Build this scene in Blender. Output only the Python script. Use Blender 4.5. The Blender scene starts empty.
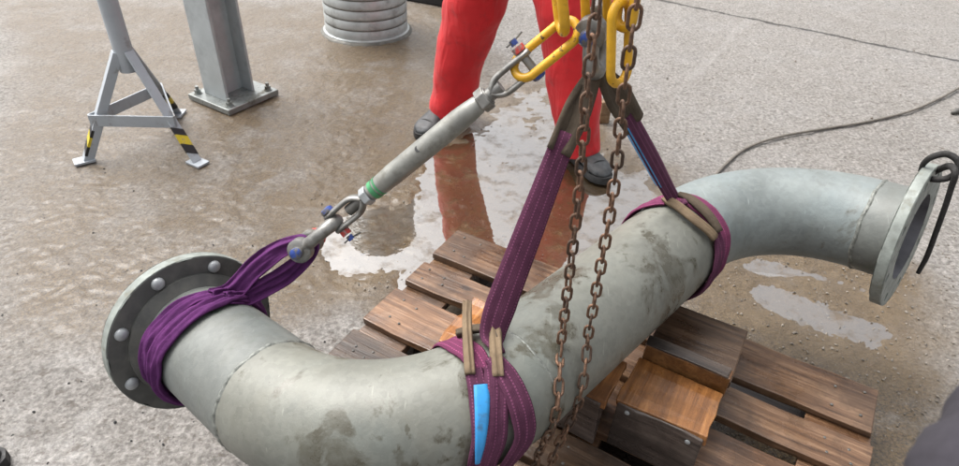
import bpy, bmesh, math, random
import numpy as np
from mathutils import Vector, Matrix, Quaternion

random.seed(7); rng = np.random.default_rng(7)
scene = bpy.context.scene
COL = scene.collection
rad = math.radians

# ------------------------------------------------------------------ camera
CAM = np.array([0.0, 0.0, 1.32199]); PITCH, ROLL, FPX = 0.642330, 0.043389, 628.423
IW, IH = 959.0, 466.0
_c, _s = math.cos(PITCH), math.sin(PITCH)
FW = np.array([0, _c, -_s]); _rt = np.array([1.0, 0, 0]); _up = np.array([0, _s, _c])
RT = _rt*math.cos(ROLL) + _up*math.sin(ROLL)
UP = -_rt*math.sin(ROLL) + _up*math.cos(ROLL)
cd = bpy.data.cameras.new("camera"); cam = bpy.data.objects.new("camera", cd); COL.objects.link(cam)
cd.sensor_width = 36; cd.sensor_fit = 'HORIZONTAL'; cd.lens = FPX/IW*36; cd.clip_start = .02; cd.clip_end = 600
m = Matrix.Identity(4)
for i in range(3):
    m[i][0] = RT[i]; m[i][1] = UP[i]; m[i][2] = -FW[i]; m[i][3] = CAM[i]
cam.matrix_world = m
cd.dof.use_dof = True; cd.dof.focus_distance = 1.25; cd.dof.aperture_fstop = 9.4     # a phone's small lens
scene.camera = cam

# ------------------------------------------------------------------ world, sun, exposure
SUN_EL, SUN_AZ = rad(60), rad(-58)       # azimuth from +Y, positive towards +X
w = bpy.data.worlds.new("World"); scene.world = w; w.use_nodes = True
nt = w.node_tree; nt.nodes.clear()
sky = nt.nodes.new('ShaderNodeTexSky'); sky.sky_type = 'NISHITA'; sky.sun_disc = False
sky.sun_elevation = SUN_EL; sky.sun_rotation = SUN_AZ
sky.air_density = 1.0; sky.dust_density = 9.0; sky.ozone_density = 1.0
hs = nt.nodes.new('ShaderNodeHueSaturation'); hs.inputs['Saturation'].default_value = .18
bg = nt.nodes.new('ShaderNodeBackground'); bg.inputs['Strength'].default_value = .15
wo = nt.nodes.new('ShaderNodeOutputWorld')
nt.links.new(sky.outputs[0], hs.inputs['Color']); nt.links.new(hs.outputs[0], bg.inputs['Color']); nt.links.new(bg.outputs[0], wo.inputs[0])
sl = bpy.data.lights.new("sun", 'SUN'); sl.energy = .6; sl.angle = rad(35); sl.color = (1, .97, .92)
so = bpy.data.objects.new("sun", sl); COL.objects.link(so)
sd = Vector((math.sin(SUN_AZ)*math.cos(SUN_EL), math.cos(SUN_AZ)*math.cos(SUN_EL), math.sin(SUN_EL)))
so.rotation_euler = sd.to_track_quat('Z', 'Y').to_euler(); so.location = (0, 0, 6)
vs = scene.view_settings; vs.view_transform = 'Standard'; vs.look = 'None'; vs.gamma = 1; vs.exposure = 1.18
vs.use_curve_mapping = False

# ------------------------------------------------------------------ helpers
def ray(x, y): return FW + RT*(x-IW/2)/FPX + UP*(IH/2-y)/FPX
def atz(x, y, z=0.0):
    d = ray(x, y); return CAM + d*(z-CAM[2])/d[2]
def aty(x, y, Y):
    d = ray(x, y); return CAM + d*Y/d[1]
def atd(x, y, depth): return CAM + ray(x, y)*depth
def nrm(v):
    v = np.asarray(v, float); return v/np.linalg.norm(v)
def perp(d, ref=(0, 0, 1)):
    d = nrm(d); r = np.asarray(ref, float); u = r-d*(r@d)
    if np.linalg.norm(u) < 1e-6: u = np.array([1.0, 0, 0])-d*d[0]
    return nrm(u)
OFF = {}
def tag(o, label=None, cat=None, group=None, kind=None):
    if label: o['label'] = label
    if cat: o['category'] = cat
    if group: o['group'] = group
    if kind: o['kind'] = kind
    return o
def thing(name, loc, label, cat, group=None, rz=0.0):
    o = bpy.data.objects.new(name, None); COL.objects.link(o); o.location = loc; o.rotation_euler = (0, 0, rz)
    o.empty_display_size = .05
    OFF[o.name] = np.array(loc, float) if rz == 0 else np.zeros(3)
    return tag(o, label, cat, group)
class MB:
    def __init__(s): s.v = []; s.f = []; s.uv = {}
    def add(s, vs, fs):
        k = len(s.v); s.v.extend([tuple(map(float, q)) for q in vs]); s.f.extend([tuple(i+k for i in f) for f in fs]); return k
    def box(s, c, d, ax=None):
        c = np.array(c, float); ax = np.eye(3) if ax is None else np.array(ax, float); d = np.array(d, float)/2
        vs = [c+ax[0]*d[0]*i+ax[1]*d[1]*j+ax[2]*d[2]*k for i in (-1, 1) for j in (-1, 1) for k in (-1, 1)]
        s.add(vs, [(0, 1, 3, 2), (4, 6, 7, 5), (0, 4, 5, 1), (2, 3, 7, 6), (0, 2, 6, 4), (1, 5, 7, 3)]); return s
    def loft(s, rings, cap=True, closed=False, uvlen=True):
        n = len(rings[0]); k0 = len(s.v); f0 = len(s.f)
        for r in rings: s.v.extend([tuple(map(float, q)) for q in r])
        cum = [0.0]
        for i in range(1, len(rings)):
            cum.append(cum[-1]+float(np.linalg.norm(np.mean(rings[i], 0)-np.mean(rings[i-1], 0))))
        R = np.asarray(rings[0]); per = np.concatenate([[0], np.cumsum(np.linalg.norm(np.roll(R, -1, 0)-R, axis=1))])
        M = len(rings)
        for i in range(M if closed else M-1):
            j = (i+1) % M; l1 = cum[j] if j > i else cum[-1]+.02
            for a in range(n):
                b = (a+1) % n
                s.uv[len(s.f)] = [(cum[i], per[a]), (cum[i], per[a+1]), (l1, per[a+1]), (l1, per[a])]
                s.f.append((k0+i*n+a, k0+i*n+b, k0+j*n+b, k0+j*n+a))
        if cap and not closed:
            s.f.append(tuple(k0+a for a in reversed(range(n)))); s.f.append(tuple(k0+(M-1)*n+a for a in range(n)))
        return s
    def tube(s, path, r, n=10, closed=False, cap=True, ref=None):
        P = np.asarray(path, float); M = len(P); r = np.broadcast_to(np.asarray(r, float), (M,))
        if closed: T = np.roll(P, -1, 0)-np.roll(P, 1, 0)
        else: T = np.gradient(P, axis=0)
        T = T/np.linalg.norm(T, axis=1)[:, None]
        u = perp(T[0], ref if ref is not None else (.3, .2, 1)); rings = []
        for i in range(M):
            u = nrm(u-T[i]*(u@T[i])); v = np.cross(T[i], u)
            t = np.linspace(0, 2*np.pi, n, endpoint=False)
            rings.append(P[i]+r[i]*(np.outer(np.cos(t), u)+np.outer(np.sin(t), v)))
        return s.loft(rings, cap, closed)
    def cyl(s, a, b, r0, r1=None, n=16, cap=True):
        return s.tube([a, b], [r0, r0 if r1 is None else r1], n, cap=cap)
    def lathe(s, o, d, prof, n=24, closed=False):
        d = nrm(d); u = perp(d); v = np.cross(d, u); t = np.linspace(0, 2*np.pi, n, endpoint=False)
        cs = np.outer(np.cos(t), u)+np.outer(np.sin(t), v); o = np.asarray(o, float)
        return s.loft([o+d*h+cs*max(r, 1e-4) for h, r in prof], cap=not closed, closed=closed)
    def hexnut(s, o, d, r, h, ref=None):
        return s.tube([np.asarray(o)-nrm(d)*h/2, np.asarray(o)+nrm(d)*h/2], r, 6, ref=ref)
    def build(s, name, mat, parent=None, smooth=None, bevel=0, seg=2, world=True, loc=None):
        V = np.array(s.v, float)
        off = np.zeros(3)
        if parent is not None: off = OFF.get(parent.name, np.zeros(3)) if world else np.zeros(3)
        elif loc is not None: off = np.array(loc, float)
        me = bpy.data.meshes.new(name); me.from_pydata((V-off).tolist(), [], s.f)
        if s.uv:
            ul = me.uv_layers.new(name='UVMap')
            for p in me.polygons:
                q = s.uv.get(p.index)
                if q:
                    for li, c in zip(p.loop_indices, q): ul.data[li].uv = c
        bm = bmesh.new(); bm.from_mesh(me); bmesh.ops.recalc_face_normals(bm, faces=bm.faces); bm.to_mesh(me); bm.free()
        if mat: me.materials.append(mat)
        o = bpy.data.objects.new(name, me); COL.objects.link(o)
        if parent is not None: o.parent = parent; OFF[o.name] = off
        elif loc is not None: o.location = loc; OFF[o.name] = off
        if smooth is not None:
            me.polygons.foreach_set('use_smooth', [True]*len(me.polygons))
            if smooth > 0: me.set_sharp_from_angle(angle=rad(smooth))
        if bevel:
            b = o.modifiers.new('bevel', 'BEVEL'); b.width = bevel; b.segments = seg; b.limit_method = 'ANGLE'; b.angle_limit = rad(40)
        return o
def cr(pts, n=8):
    P = [np.asarray(q, float) for q in pts]; P = [2*P[0]-P[1]]+P+[2*P[-1]-P[-2]]; out = []
    for i in range(1, len(P)-2):
        for t in np.linspace(0, 1, n, endpoint=False):
            a, b, c, d = P[i-1], P[i], P[i+1], P[i+2]
            out.append(.5*((2*b)+(-a+c)*t+(2*a-5*b+4*c-d)*t*t+(-a+3*b-3*c+d)*t**3))
    out.append(P[-2]); return np.array(out)
def lerp1(vals, n): return np.interp(np.linspace(0, 1, n), np.linspace(0, 1, len(vals)), vals)
def vnoise(x, y, seed=0):
    r = np.random.default_rng(seed).random((256, 256)); xi = np.floor(x).astype(int); yi = np.floor(y).astype(int)
    fx = x-xi; fy = y-yi; fx = fx*fx*(3-2*fx); fy = fy*fy*(3-2*fy); g = lambda i, j: r[i % 256, j % 256]
    return (g(xi, yi)*(1-fx)+g(xi+1, yi)*fx)*(1-fy)+(g(xi, yi+1)*(1-fx)+g(xi+1, yi+1)*fx)*fy
def fbm(x, y, oc=4, seed=0):
    a, t, s = 1.0, 0.0, 0.0
    for k in range(oc): t = t+a*vnoise(x*2**k+k*17.3, y*2**k+k*9.1, seed+k); s += a; a *= .5
    return t/s-.5

# ------------------------------------------------------------------ materials
ALB_SCALE = .72
class NT:
    def __init__(s, name):
        s.m = bpy.data.materials.new(name); s.m.use_nodes = True; s.t = s.m.node_tree; s.t.nodes.clear()
        s.out = s.n('ShaderNodeOutputMaterial'); s.b = s.n('ShaderNodeBsdfPrincipled'); s.l(s.b.outputs[0], s.out.inputs[0])
    def n(s, ty, **kw):
        x = s.t.nodes.new(ty)
        for k, v in kw.items(): setattr(x, k, v)
        return x
    def l(s, a, b): s.t.links.new(a, b)
    def coord(s, kind='Object', scale=None, rnd=False):
        tc = s.n('ShaderNodeTexCoord'); o = tc.outputs[kind]
        if rnd:
            oi = s.n('ShaderNodeObjectInfo'); mu = s.n('ShaderNodeMath', operation='MULTIPLY'); mu.inputs[1].default_value = 37.0
            s.l(oi.outputs['Random'], mu.inputs[0]); ad = s.n('ShaderNodeVectorMath', operation='ADD'); s.l(o, ad.inputs[0]); s.l(mu.outputs[0], ad.inputs[1]); o = ad.outputs[0]
        if scale is not None:
            mp = s.n('ShaderNodeMapping'); mp.inputs['Scale'].default_value = scale; s.l(o, mp.inputs['Vector']); o = mp.outputs[0]
        return o
    def noise(s, vec, sc, det=4, rough=.55, dist=0.0):
        x = s.n('ShaderNodeTexNoise'); x.inputs['Scale'].default_value = sc; x.inputs['Detail'].default_value = det
        x.inputs['Roughness'].default_value = rough; x.inputs['Distortion'].default_value = dist; s.l(vec, x.inputs['Vector']); return x.outputs['Fac']
    def voro(s, vec, sc, feat='F1', out='Distance'):
        x = s.n('ShaderNodeTexVoronoi'); x.feature = feat; x.inputs['Scale'].default_value = sc; s.l(vec, x.inputs['Vector']); return x.outputs[out]
    def ramp(s, fac, stops):
        x = s.n('ShaderNodeValToRGB'); e = x.color_ramp.elements
        while len(e) < len(stops): e.new(.5)
        for el, (p, c) in zip(e, stops):
            el.position = p; el.color = (*c, 1) if len(c) == 3 else c
        s.l(fac, x.inputs[0]); return x.outputs[0]
    def step(s, fac, a, b): return s.ramp(fac, [(a, (0, 0, 0)), (b, (1, 1, 1))])
    def mix(s, fac, a, b, mode='MIX'):
        x = s.n('ShaderNodeMix', data_type='RGBA', blend_type=mode)
        for i, q in ((0, fac), (6, a), (7, b)):
            if isinstance(q, (int, float)): x.inputs[i].default_value = q
            elif isinstance(q, tuple): x.inputs[i].default_value = (*q, 1)
            else: s.l(q, x.inputs[i])
        return x.outputs[2]
    def math(s, op, a, b=None, clamp=False):
        x = s.n('ShaderNodeMath', operation=op); x.use_clamp = clamp
        for i, q in ((0, a), (1, b)):
            if q is None: continue
            if isinstance(q, (int, float)): x.inputs[i].default_value = q
            else: s.l(q, x.inputs[i])
        return x.outputs[0]
    def bump(s, h, st, d=.01, prev=None):
        x = s.n('ShaderNodeBump'); x.inputs['Strength'].default_value = st; x.inputs['Distance'].default_value = d; s.l(h, x.inputs['Height'])
        if prev is not None: s.l(prev, x.inputs['Normal'])
        return x.outputs[0]
    def set(s, **kw):
        names = dict(col='Base Color', rough='Roughness', metal='Metallic', nor='Normal', spec='Specular IOR Level', coat='Coat Weight', coatr='Coat Roughness', sheen='Sheen Weight')
        if 'col' in kw:        # brighter sky put into the colours: every albedo darkened evenly against raised exposure
            kw['col'] = s.mix(1.0, kw['col'], (ALB_SCALE,)*3, 'MULTIPLY')
        for k, v in kw.items():
            i = s.b.inputs[names[k]]
            if isinstance(v, (int, float)): i.default_value = v
            elif isinstance(v, tuple): i.default_value = (*v, 1)
            else: s.l(v, i)
        return s.m
def simple(name, col, rough=.5, metal=0.0, var=.25, sc=40, bump=.2, bd=.002, dirt=None, dsc=18, dth=(.55, .7)):
    g = NT(name); c = g.coord(); n1 = g.noise(c, sc, 5)
    dark = tuple(x*(1-var) for x in col); lite = tuple(min(1, x*(1+var)) for x in col)
    k = g.ramp(n1, [(.3, dark), (.7, lite)])
    r = g.ramp(g.noise(c, sc*.7, 3), [(.3, (rough*.8,)*3), (.7, (min(1, rough*1.2),)*3)])
    if dirt:
        mk = g.step(g.noise(c, dsc, 6, .65), *dth); k = g.mix(mk, k, dirt); r = g.mix(mk, r, (.8, .8, .8))
    return g.set(col=k, rough=r, metal=metal, nor=g.bump(g.noise(c, sc*3, 4), bump, bd))
M = {}
def mk_wood(name, a, b, c, axis='x', fresh=None):
    g = NT(name); sc = (2.2, 42, 42) if axis == 'x' else (42, 2.2, 42)
    v = g.coord(rnd=True, scale=sc); v2 = g.coord(rnd=True)
    gr = g.noise(v, 1.6, 7, .62, .6); fine = g.noise(v, 6.5, 5, .7)
    k = g.ramp(gr, [(.34, a), (.5, b), (.64, c)])
    k = g.mix(g.math('MULTIPLY', g.step(fine, .58, .74), .45), k, tuple(x*.38 for x in a))
    st = g.step(g.noise(v2, 7, 6, .65), .46, .6); k = g.mix(g.math('MULTIPLY', st, .6), k, tuple(x*.55 for x in a))
    kn = g.voro(g.coord(rnd=True, scale=(5, 10, 10) if axis == 'x' else (10, 5, 10)), 1.0); k = g.mix(g.ramp(kn, [(.05, (.8,)*3), (.13, (0,)*3)]), k, tuple(x*.25 for x in a))
    oi = g.n('ShaderNodeObjectInfo'); br = g.ramp(oi.outputs['Random'], [(0, (.5, .49, .48)), (.5, (.9, .86, .84)), (1, (1.35, 1.2, 1.08))])
    k = g.mix(1.0, k, br, 'MULTIPLY')
    wet = g.ramp(g.noise(v2, 6, 5), [(.38, (.16,)*3), (.62, (.55,)*3)])
    nr = g.bump(gr, .5, .003); nr = g.bump(fine, .45, .0015, nr)
    return g.set(col=k, rough=wet, nor=nr)
M['wood'] = mk_wood('weathered_wet_wood', (.066, .035, .018), (.15, .084, .046), (.25, .158, .095))
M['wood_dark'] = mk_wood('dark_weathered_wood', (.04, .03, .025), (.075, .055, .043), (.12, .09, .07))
M['wood_grey'] = mk_wood('grey_weathered_wood', (.075, .058, .05), (.14, .11, .095), (.22, .175, .15), 'x')
M['wood_fresh'] = mk_wood('fresh_orange_wood', (.16, .068, .02), (.27, .12, .036), (.37, .18, .06), 'y')
M['wood_tan'] = mk_wood('tan_wood', (.22, .14, .07), (.32, .21, .11), (.42, .29, .16), 'x')

def mk_pipe(name, base, dark, patch, shift=0.0):
    g = NT(name); c = g.coord()
    cell = g.voro(c, 95, out='Color'); big = g.noise(c, 9, 5, .6)
    k = g.ramp(big, [(.3, tuple(x*.74 for x in base)), (.7, tuple(x*1.2 for x in base))])
    k = g.mix(.17, k, g.ramp(cell, [(.2, tuple(x*.6 for x in base)), (.8, tuple(x*1.4 for x in base))]))
    k = g.mix(g.math('MULTIPLY', g.step(g.noise(c, 3.4, 5, .6), .48, .66), .45), k, tuple(x*y for x, y in zip(base, (.86, .98, 1.06))))
    run = g.noise(g.coord(scale=(16, 16, 2.2)), 1.0, 5, .6); k = g.mix(g.math('MULTIPLY', g.step(run, .52, .72), .35), k, tuple(x*y*.72 for x, y in zip(base, (1.06, 1.0, .88))))
    scr = g.noise(g.coord(scale=(150, 9, 40)), 1.0, 2, .5); k = g.mix(g.math('MULTIPLY', g.step(scr, .70, .75), .4), k, tuple(min(1, x*1.8) for x in base))
    mp = g.n('ShaderNodeMapping'); mp.inputs['Location'].default_value = (shift, shift*.6, shift*.3); mp.inputs['Scale'].default_value = (1, 1, .6); g.l(c, mp.inputs['Vector'])
    wn = g.noise(mp.outputs[0], 9, 8, .63, .4); wet = g.step(wn, patch, patch+.045)
    wn2 = g.noise(mp.outputs[0], 26, 4, .6); wet2 = g.step(wn2, .66, .69)
    wm = g.math('MULTIPLY', g.math('MAXIMUM', wet, g.math('MULTIPLY', wet2, .8)), g.ramp(g.noise(c, 30, 4, .7), [(.3, (.45,)*3), (.6, (1,)*3)]))
    k = g.mix(g.math('MULTIPLY', wm, .88), k, dark)
    sc = g.noise(g.coord(scale=(1, 1, 1)), 260, 3, .8); k = g.mix(g.math('MULTIPLY', g.step(sc, .66, .74), .35), k, (.55, .56, .54))
    ro = g.ramp(wm, [(0, (.50,)*3), (1, (.24,)*3)])
    return g.set(col=k, rough=ro, metal=.08, nor=g.bump(g.noise(c, 150, 4, .7), .22, .0025))
M['pipe'] = mk_pipe('wet_galvanised_steel', (.208, .211, .181), (.082, .074, .05), .53)
M['pipe2'] = mk_pipe('galvanised_elbow_steel', (.222, .25, .244), (.13, .13, .11), .62, 2.3)
M['spool'] = mk_pipe('dull_grey_spool_steel', (.175, .186, .173), (.1, .125, .1), .60, 5.1)
M['flange_dark'] = simple('dark_grey_painted_flange', (.105, .107, .10), .55, .1, .25, 22, .15, dirt=(.17, .165, .145), dsc=11, dth=(.48, .72))
M['flange_rim'] = simple('light_grey_flange', (.26, .285, .262), .55, .1, .3, 45, .3, dirt=(.2, .2, .16), dsc=30)
M['bore'] = simple('dark_bore_steel', (.2, .2, .22), .5, .2, .4, 12, .2)
M['cap'] = simple('zinc_bolt_head', (.42, .44, .45), .42, .3, .2, 60, .1)
M['weld'] = simple('weld_bead_steel', (.21, .22, .2), .5, .3, .4, 120, .5)
M['steel'] = simple('grey_forged_steel', (.27, .265, .25), .42, .55, .3, 60, .25, dirt=(.16, .14, .11), dsc=35)
M['steel_dark'] = simple('dark_forged_steel', (.13, .125, .115), .5, .4, .3, 60, .25)
M['galv'] = simple('galvanised_turnbuckle_steel', (.31, .31, .285), .45, .4, .3, 26, .2, dirt=(.19, .18, .15), dsc=22, dth=(.5, .7))
M['blue'] = simple('blue_paint', (.025, .065, .30), .45, 0, .4, 90, .3, dirt=(.13, .125, .12), dsc=75, dth=(.48, .56))
M['redpaint'] = simple('red_paint', (.55, .05, .04), .45, 0, .3, 90, .2, dirt=(.26, .24, .22), dsc=85, dth=(.5, .58))
M['green'] = simple('green_paint_band', (.07, .33, .14), .5, 0, .3, 80, .2)
M['yellow'] = simple('chipped_yellow_paint', (.76, .41, .012), .42, 0, .25, 26, .3, dirt=(.09, .06, .035), dsc=60, dth=(.60, .64))
M['rust'] = simple('rusty_chain_steel', (.16, .095, .06), .62, .3, .5, 180, .5, dirt=(.075, .055, .042), dsc=120)
def vary(m, lo, hi):
    t_ = m.node_tree; b_ = next(n for n in t_.nodes if n.type == 'BSDF_PRINCIPLED'); l_ = b_.inputs['Base Color'].links[0]; src_ = l_.from_socket
    oi = t_.nodes.new('ShaderNodeObjectInfo'); rp = t_.nodes.new('ShaderNodeValToRGB'); rp.color_ramp.elements[0].color = (*lo, 1); rp.color_ramp.elements[1].color = (*hi, 1)
    mx = t_.nodes.new('ShaderNodeMix'); mx.data_type = 'RGBA'; mx.blend_type = 'MULTIPLY'; mx.inputs[0].default_value = 1
    t_.links.new(oi.outputs['Random'], rp.inputs[0]); t_.links.new(src_, mx.inputs[6]); t_.links.new(rp.outputs[0], mx.inputs[7]); t_.links.new(mx.outputs[2], b_.inputs['Base Color'])
vary(M['rust'], (.5, .5, .52), (1.35, 1.2, 1.1))
M['whitegrey'] = simple('pale_grey_paint', (.46, .50, .54), .4, 0, .08, 12, .1, dirt=(.26, .24, .21), dsc=20, dth=(.56, .72))
M['column'] = simple('grey_column_paint', (.50, .54, .55), .42, 0, .12, 9, .1, dirt=(.36, .38, .39), dsc=8, dth=(.5, .75))
M['plate'] = simple('wet_base_plate_steel', (.30, .32, .31), .3, .3, .2, 20, .15, dirt=(.13, .12, .09), dsc=12)
M['taped_yellow'] = simple('yellow_tape', (.75, .58, .02), .45, 0, .15, 60, .1, dirt=(.3, .27, .2), dsc=60, dth=(.55, .7))
M['black'] = simple('black_rubber', (.016, .016, .018), .55, 0, .3, 80, .3)
M['blackrope'] = simple('black_rope', (.02, .018, .017), .8, 0, .4, 200, .6)
M['cable'] = simple('grey_brown_cable', (.17, .15, .125), .6, 0, .3, 50, .2)
M['boot'] = simple('dark_boot_leather', (.06, .064, .068), .5, 0, .45, 60, .5, dirt=(.11, .105, .1), dsc=26, dth=(.5, .72))
M['sole'] = simple('boot_sole_rubber', (.03, .03, .03), .7, 0, .3, 60, .3)
M['zinc'] = simple('corrugated_zinc', (.54, .57, .565), .4, .25, .14, 10, .1, dirt=(.27, .27, .25), dsc=9, dth=(.5, .75))
M['zinc_seam'] = simple('dirty_zinc_seam', (.15, .145, .125), .6, .1, .4, 30, .2)
M['skin'] = simple('skin', (.45, .27, .2), .55, 0, .1, 30, .1)
M['stone'] = simple('gravel_stone', (.23, .2, .165), .55, 0, .5, 14, .3)
M['darkcloth'] = simple('dark_slate_cloth', (.034, .030, .040), .9, 0, .12, 120, .3, .001)
def mk_cloth(name, col, dark, ridges=False, wscale=900.0):
    g = NT(name); tc = g.n('ShaderNodeTexCoord'); c = g.coord()
    k = g.ramp(g.noise(c, 22, 5, .65), [(.3, dark), (.72, col)])
    k = g.mix(g.math('MULTIPLY', g.step(g.noise(c, 55, 5, .7), .55, .7), .35), k, tuple(x*.45 for x in dark))
    w1 = g.n('ShaderNodeTexWave', wave_type='BANDS', bands_direction='X'); w1.inputs['Scale'].default_value = 150; w1.inputs['Distortion'].default_value = .6; g.l(tc.outputs['UV'], w1.inputs['Vector'])
    w2 = g.n('ShaderNodeTexWave', wave_type='BANDS', bands_direction='Y'); w2.inputs['Scale'].default_value = (150 if ridges else 90); w2.inputs['Distortion'].default_value = .4; g.l(tc.outputs['UV'], w2.inputs['Vector'])
    h = g.math('ADD', w1.outputs['Fac'], w2.outputs['Fac'])
    k = g.mix(.3 if ridges else .1, k, g.mix(h, tuple(x*.5 for x in dark), tuple(min(1, x*1.35) for x in col)))
    if ridges:
        sx = g.n('ShaderNodeSeparateXYZ'); g.l(tc.outputs['UV'], sx.inputs[0])
        ln = g.math('LESS_THAN', g.math('ABSOLUTE', g.math('SUBTRACT', g.math('FRACT', g.math('MULTIPLY', sx.outputs[1], 92.0)), .5)), .085)
        ds = g.math('LESS_THAN', g.math('FRACT', g.math('MULTIPLY', sx.outputs[0], 190.0)), .6)
        k = g.mix(g.math('MULTIPLY', g.math('MULTIPLY', ln, ds), .6), k, tuple(min(1, x*2.6) for x in col))
    return g.set(col=k, rough=.92, sheen=0.0, spec=.15, nor=g.bump(h, .3 if ridges else .1, .0012, g.bump(g.noise(c, 60, 5, .65), .4, .006)))
M['web'] = mk_cloth('purple_webbing', (.118, .038, .076), (.062, .02, .042), True)
M['web_pink'] = mk_cloth('faded_purple_webbing', (.185, .044, .10), (.11, .028, .068), True)
M['round'] = mk_cloth('purple_round_sling_sleeve', (.135, .034, .145), (.07, .018, .082))
M['sleeve'] = mk_cloth('tan_leather_sleeve', (.26, .19, .12), (.15, .11, .075))
M['sleeve_dark'] = mk_cloth('dirty_brown_sleeve', (.12, .094, .068), (.07, .055, .042))
M['label'] = simple('blue_sling_label', (.03, .30, .68), .5, 0, .12, 50, .15, dirt=(.05, .17, .33), dsc=40)
def mk_red():
    g = NT('red_work_cloth'); c = g.coord()
    k = g.ramp(g.noise(c, 6, 5), [(.3, (.62, .010, .016)), (.7, (.80, .016, .022))])
    k = g.mix(g.math('MULTIPLY', g.step(g.noise(c, 15, 7, .72), .54, .72), .5), k, (.26, .03, .03))
    n = g.bump(g.noise(g.coord(scale=(1, 1, .3)), 9, 3, .5, 1.0), .6, .03); n = g.bump(g.noise(g.coord(scale=(.5, .5, 1.3)), 17, 3, .5, .9), .3, .012, n); n = g.bump(g.noise(c, 420, 2), .15, .001, n)
    return g.set(col=k, rough=.8, sheen=.08, nor=n)
M['red'] = mk_red()

# ------------------------------------------------------------------ ground
def poly(pts, z=0.0): return np.array([atz(x, y, z)[:2] for x, y in pts])
def sdf(P, X, Y):
    d = np.full(X.shape, 1e9); inside = np.zeros(X.shape, bool); n = len(P)
    for i in range(n):
        a = P[i]; b = P[(i+1) % n]; e = b-a; wx = X-a[0]; wy = Y-a[1]
        t = np.clip((wx*e[0]+wy*e[1])/(e@e), 0, 1); d = np.minimum(d, np.hypot(wx-t*e[0], wy-t*e[1]))
        c = ((a[1] <= Y) & (b[1] > Y)) | ((b[1] <= Y) & (a[1] > Y))
        with np.errstate(divide='ignore', invalid='ignore'): xi = a[0]+(Y-a[1])/(e[1] if abs(e[1]) > 1e-9 else 1e-9)*e[0]
        inside ^= c & (X < xi)
    return np.where(inside, -d, d)
sm = lambda x, a, b: (lambda t: t*t*(3-2*t))(np.clip((x-a)/(b-a), 0, 1))
PUDDLES = [
  poly([(398, 200), (335, 208), (318, 236), (330, 258), (360, 266), (400, 268), (440, 300), (560, 330), (640, 250), (652, 205), (640, 175), (612, 168), (590, 150), (566, 108), (548, 88), (515, 90), (490, 108), (470, 128), (440, 140), (412, 148), (404, 172)]),
  poly([(750, 284), (780, 286), (812, 294), (850, 310), (884, 322), (896, 334), (880, 342), (845, 334), (805, 324), (770, 312), (748, 298)]),
  poly([(742, 262), (775, 262), (830, 270), (880, 290), (870, 296), (820, 282), (780, 274), (748, 272)]),
]
MUD = [(poly([(180, 112), (250, 80), (330, 60), (425, 56), (430, 110), (395, 180), (345, 245), (270, 235), (215, 190)]), .8),
       (poly([(300, 28), (440, 8), (455, 60), (340, 84), (310, 60)]), .95),
       (poly([(120, 166), (205, 164), (205, 200), (130, 196)]), .7),
       (poly([(660, 240), (800, 225), (900, 272), (945, 320), (945, 400), (940, 500), (740, 500), (720, 330)]), 1.0),
       (poly([(320, 200), (420, 150), (520, 100), (600, 130), (650, 200), (640, 260), (400, 300), (320, 275)]), .95),
       (poly([(0, 180), (60, 172), (110, 200), (70, 260), (0, 270)]), .45), (poly([(0, 0), (480, 0), (480, 140), (330, 300), (0, 330)]), .66)]
def axis(segs):
    out = [segs[0][0]]
    for a, b, s0, s1 in segs:
        x = a
        while x < b-1e-9:
            t = (x-a)/(b-a); x = min(b, x+s0+(s1-s0)*t)
            out.append(x)
    return np.array(out)
xs = axis([(-200, -8, 40, 2), (-8, -3, .6, .03), (-3, -1.7, .022, .009), (-1.7, 2.0, .009, .009), (2.0, 3.6, .009, .025), (3.6, 9, .03, .7), (9, 200, 2, 40)])
ys = axis([(-60, -3, 12, .6), (-3, .5, .3, .02), (.5, 2.6, .008, .008), (2.6, 5.2, .009, .022), (5.2, 12, .03, 1), (12, 220, 2, 30)])
X, Y = np.meshgrid(xs, ys)
pert = fbm(X*4.2, Y*4.2, 6, 3)*.36+fbm(X*26, Y*26, 3, 9)*.07
wetd = np.full(X.shape, 9.0)
for P, k_ in zip(PUDDLES, (.85, .3, .3)): wetd = np.minimum(wetd, sdf(P, X, Y)+pert*k_)
pool = sm(-wetd, -.035, .07)
mud = np.zeros(X.shape)
for P, a in MUD: mud = np.maximum(mud, a*sm(-(sdf(P, X, Y)+fbm(X*3, Y*3, 5, 21)*.4), -.16, .14))
near = np.clip(1.6-np.hypot(X, Y-2)/6, 0, 1)
Z = (fbm(X*9, Y*9, 4, 1)*.011+fbm(X*48, Y*48, 2, 5)*.007+fbm(X*1.1, Y*1.1, 2, 8)*.008)*near - .011*pool
ny, nx = X.shape
V = np.stack([X, Y, Z], -1).reshape(-1, 3)
I = np.arange(nx*ny).reshape(ny, nx)
F = np.stack([I[:-1, :-1], I[:-1, 1:], I[1:, 1:], I[1:, :-1]], -1).reshape(-1, 4)
me = bpy.data.meshes.new('ground'); me.vertices.add(len(V)); me.vertices.foreach_set('co', V.astype(np.float32).ravel())
me.loops.add(F.size); me.loops.foreach_set('vertex_index', F.astype(np.int32).ravel()); me.polygons.add(len(F))
me.polygons.foreach_set('loop_start', np.arange(0, F.size, 4, dtype=np.int32)); me.polygons.foreach_set('loop_total', np.full(len(F), 4, np.int32))
me.update(); me.polygons.foreach_set('use_smooth', np.ones(len(F), bool))
for nm, arr in (('mud', mud), ('pool', sm(-(wetd+fbm(X*7, Y*7, 4, 31)*.12), -.26, .05))):
    at = me.attributes.new(nm, 'FLOAT', 'POINT'); at.data.foreach_set('value', arr.astype(np.float32).ravel())
ground = bpy.data.objects.new('ground', me); COL.objects.link(ground)
tag(ground, 'rough wet concrete yard with muddy stains', None, None, 'structure')
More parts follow.
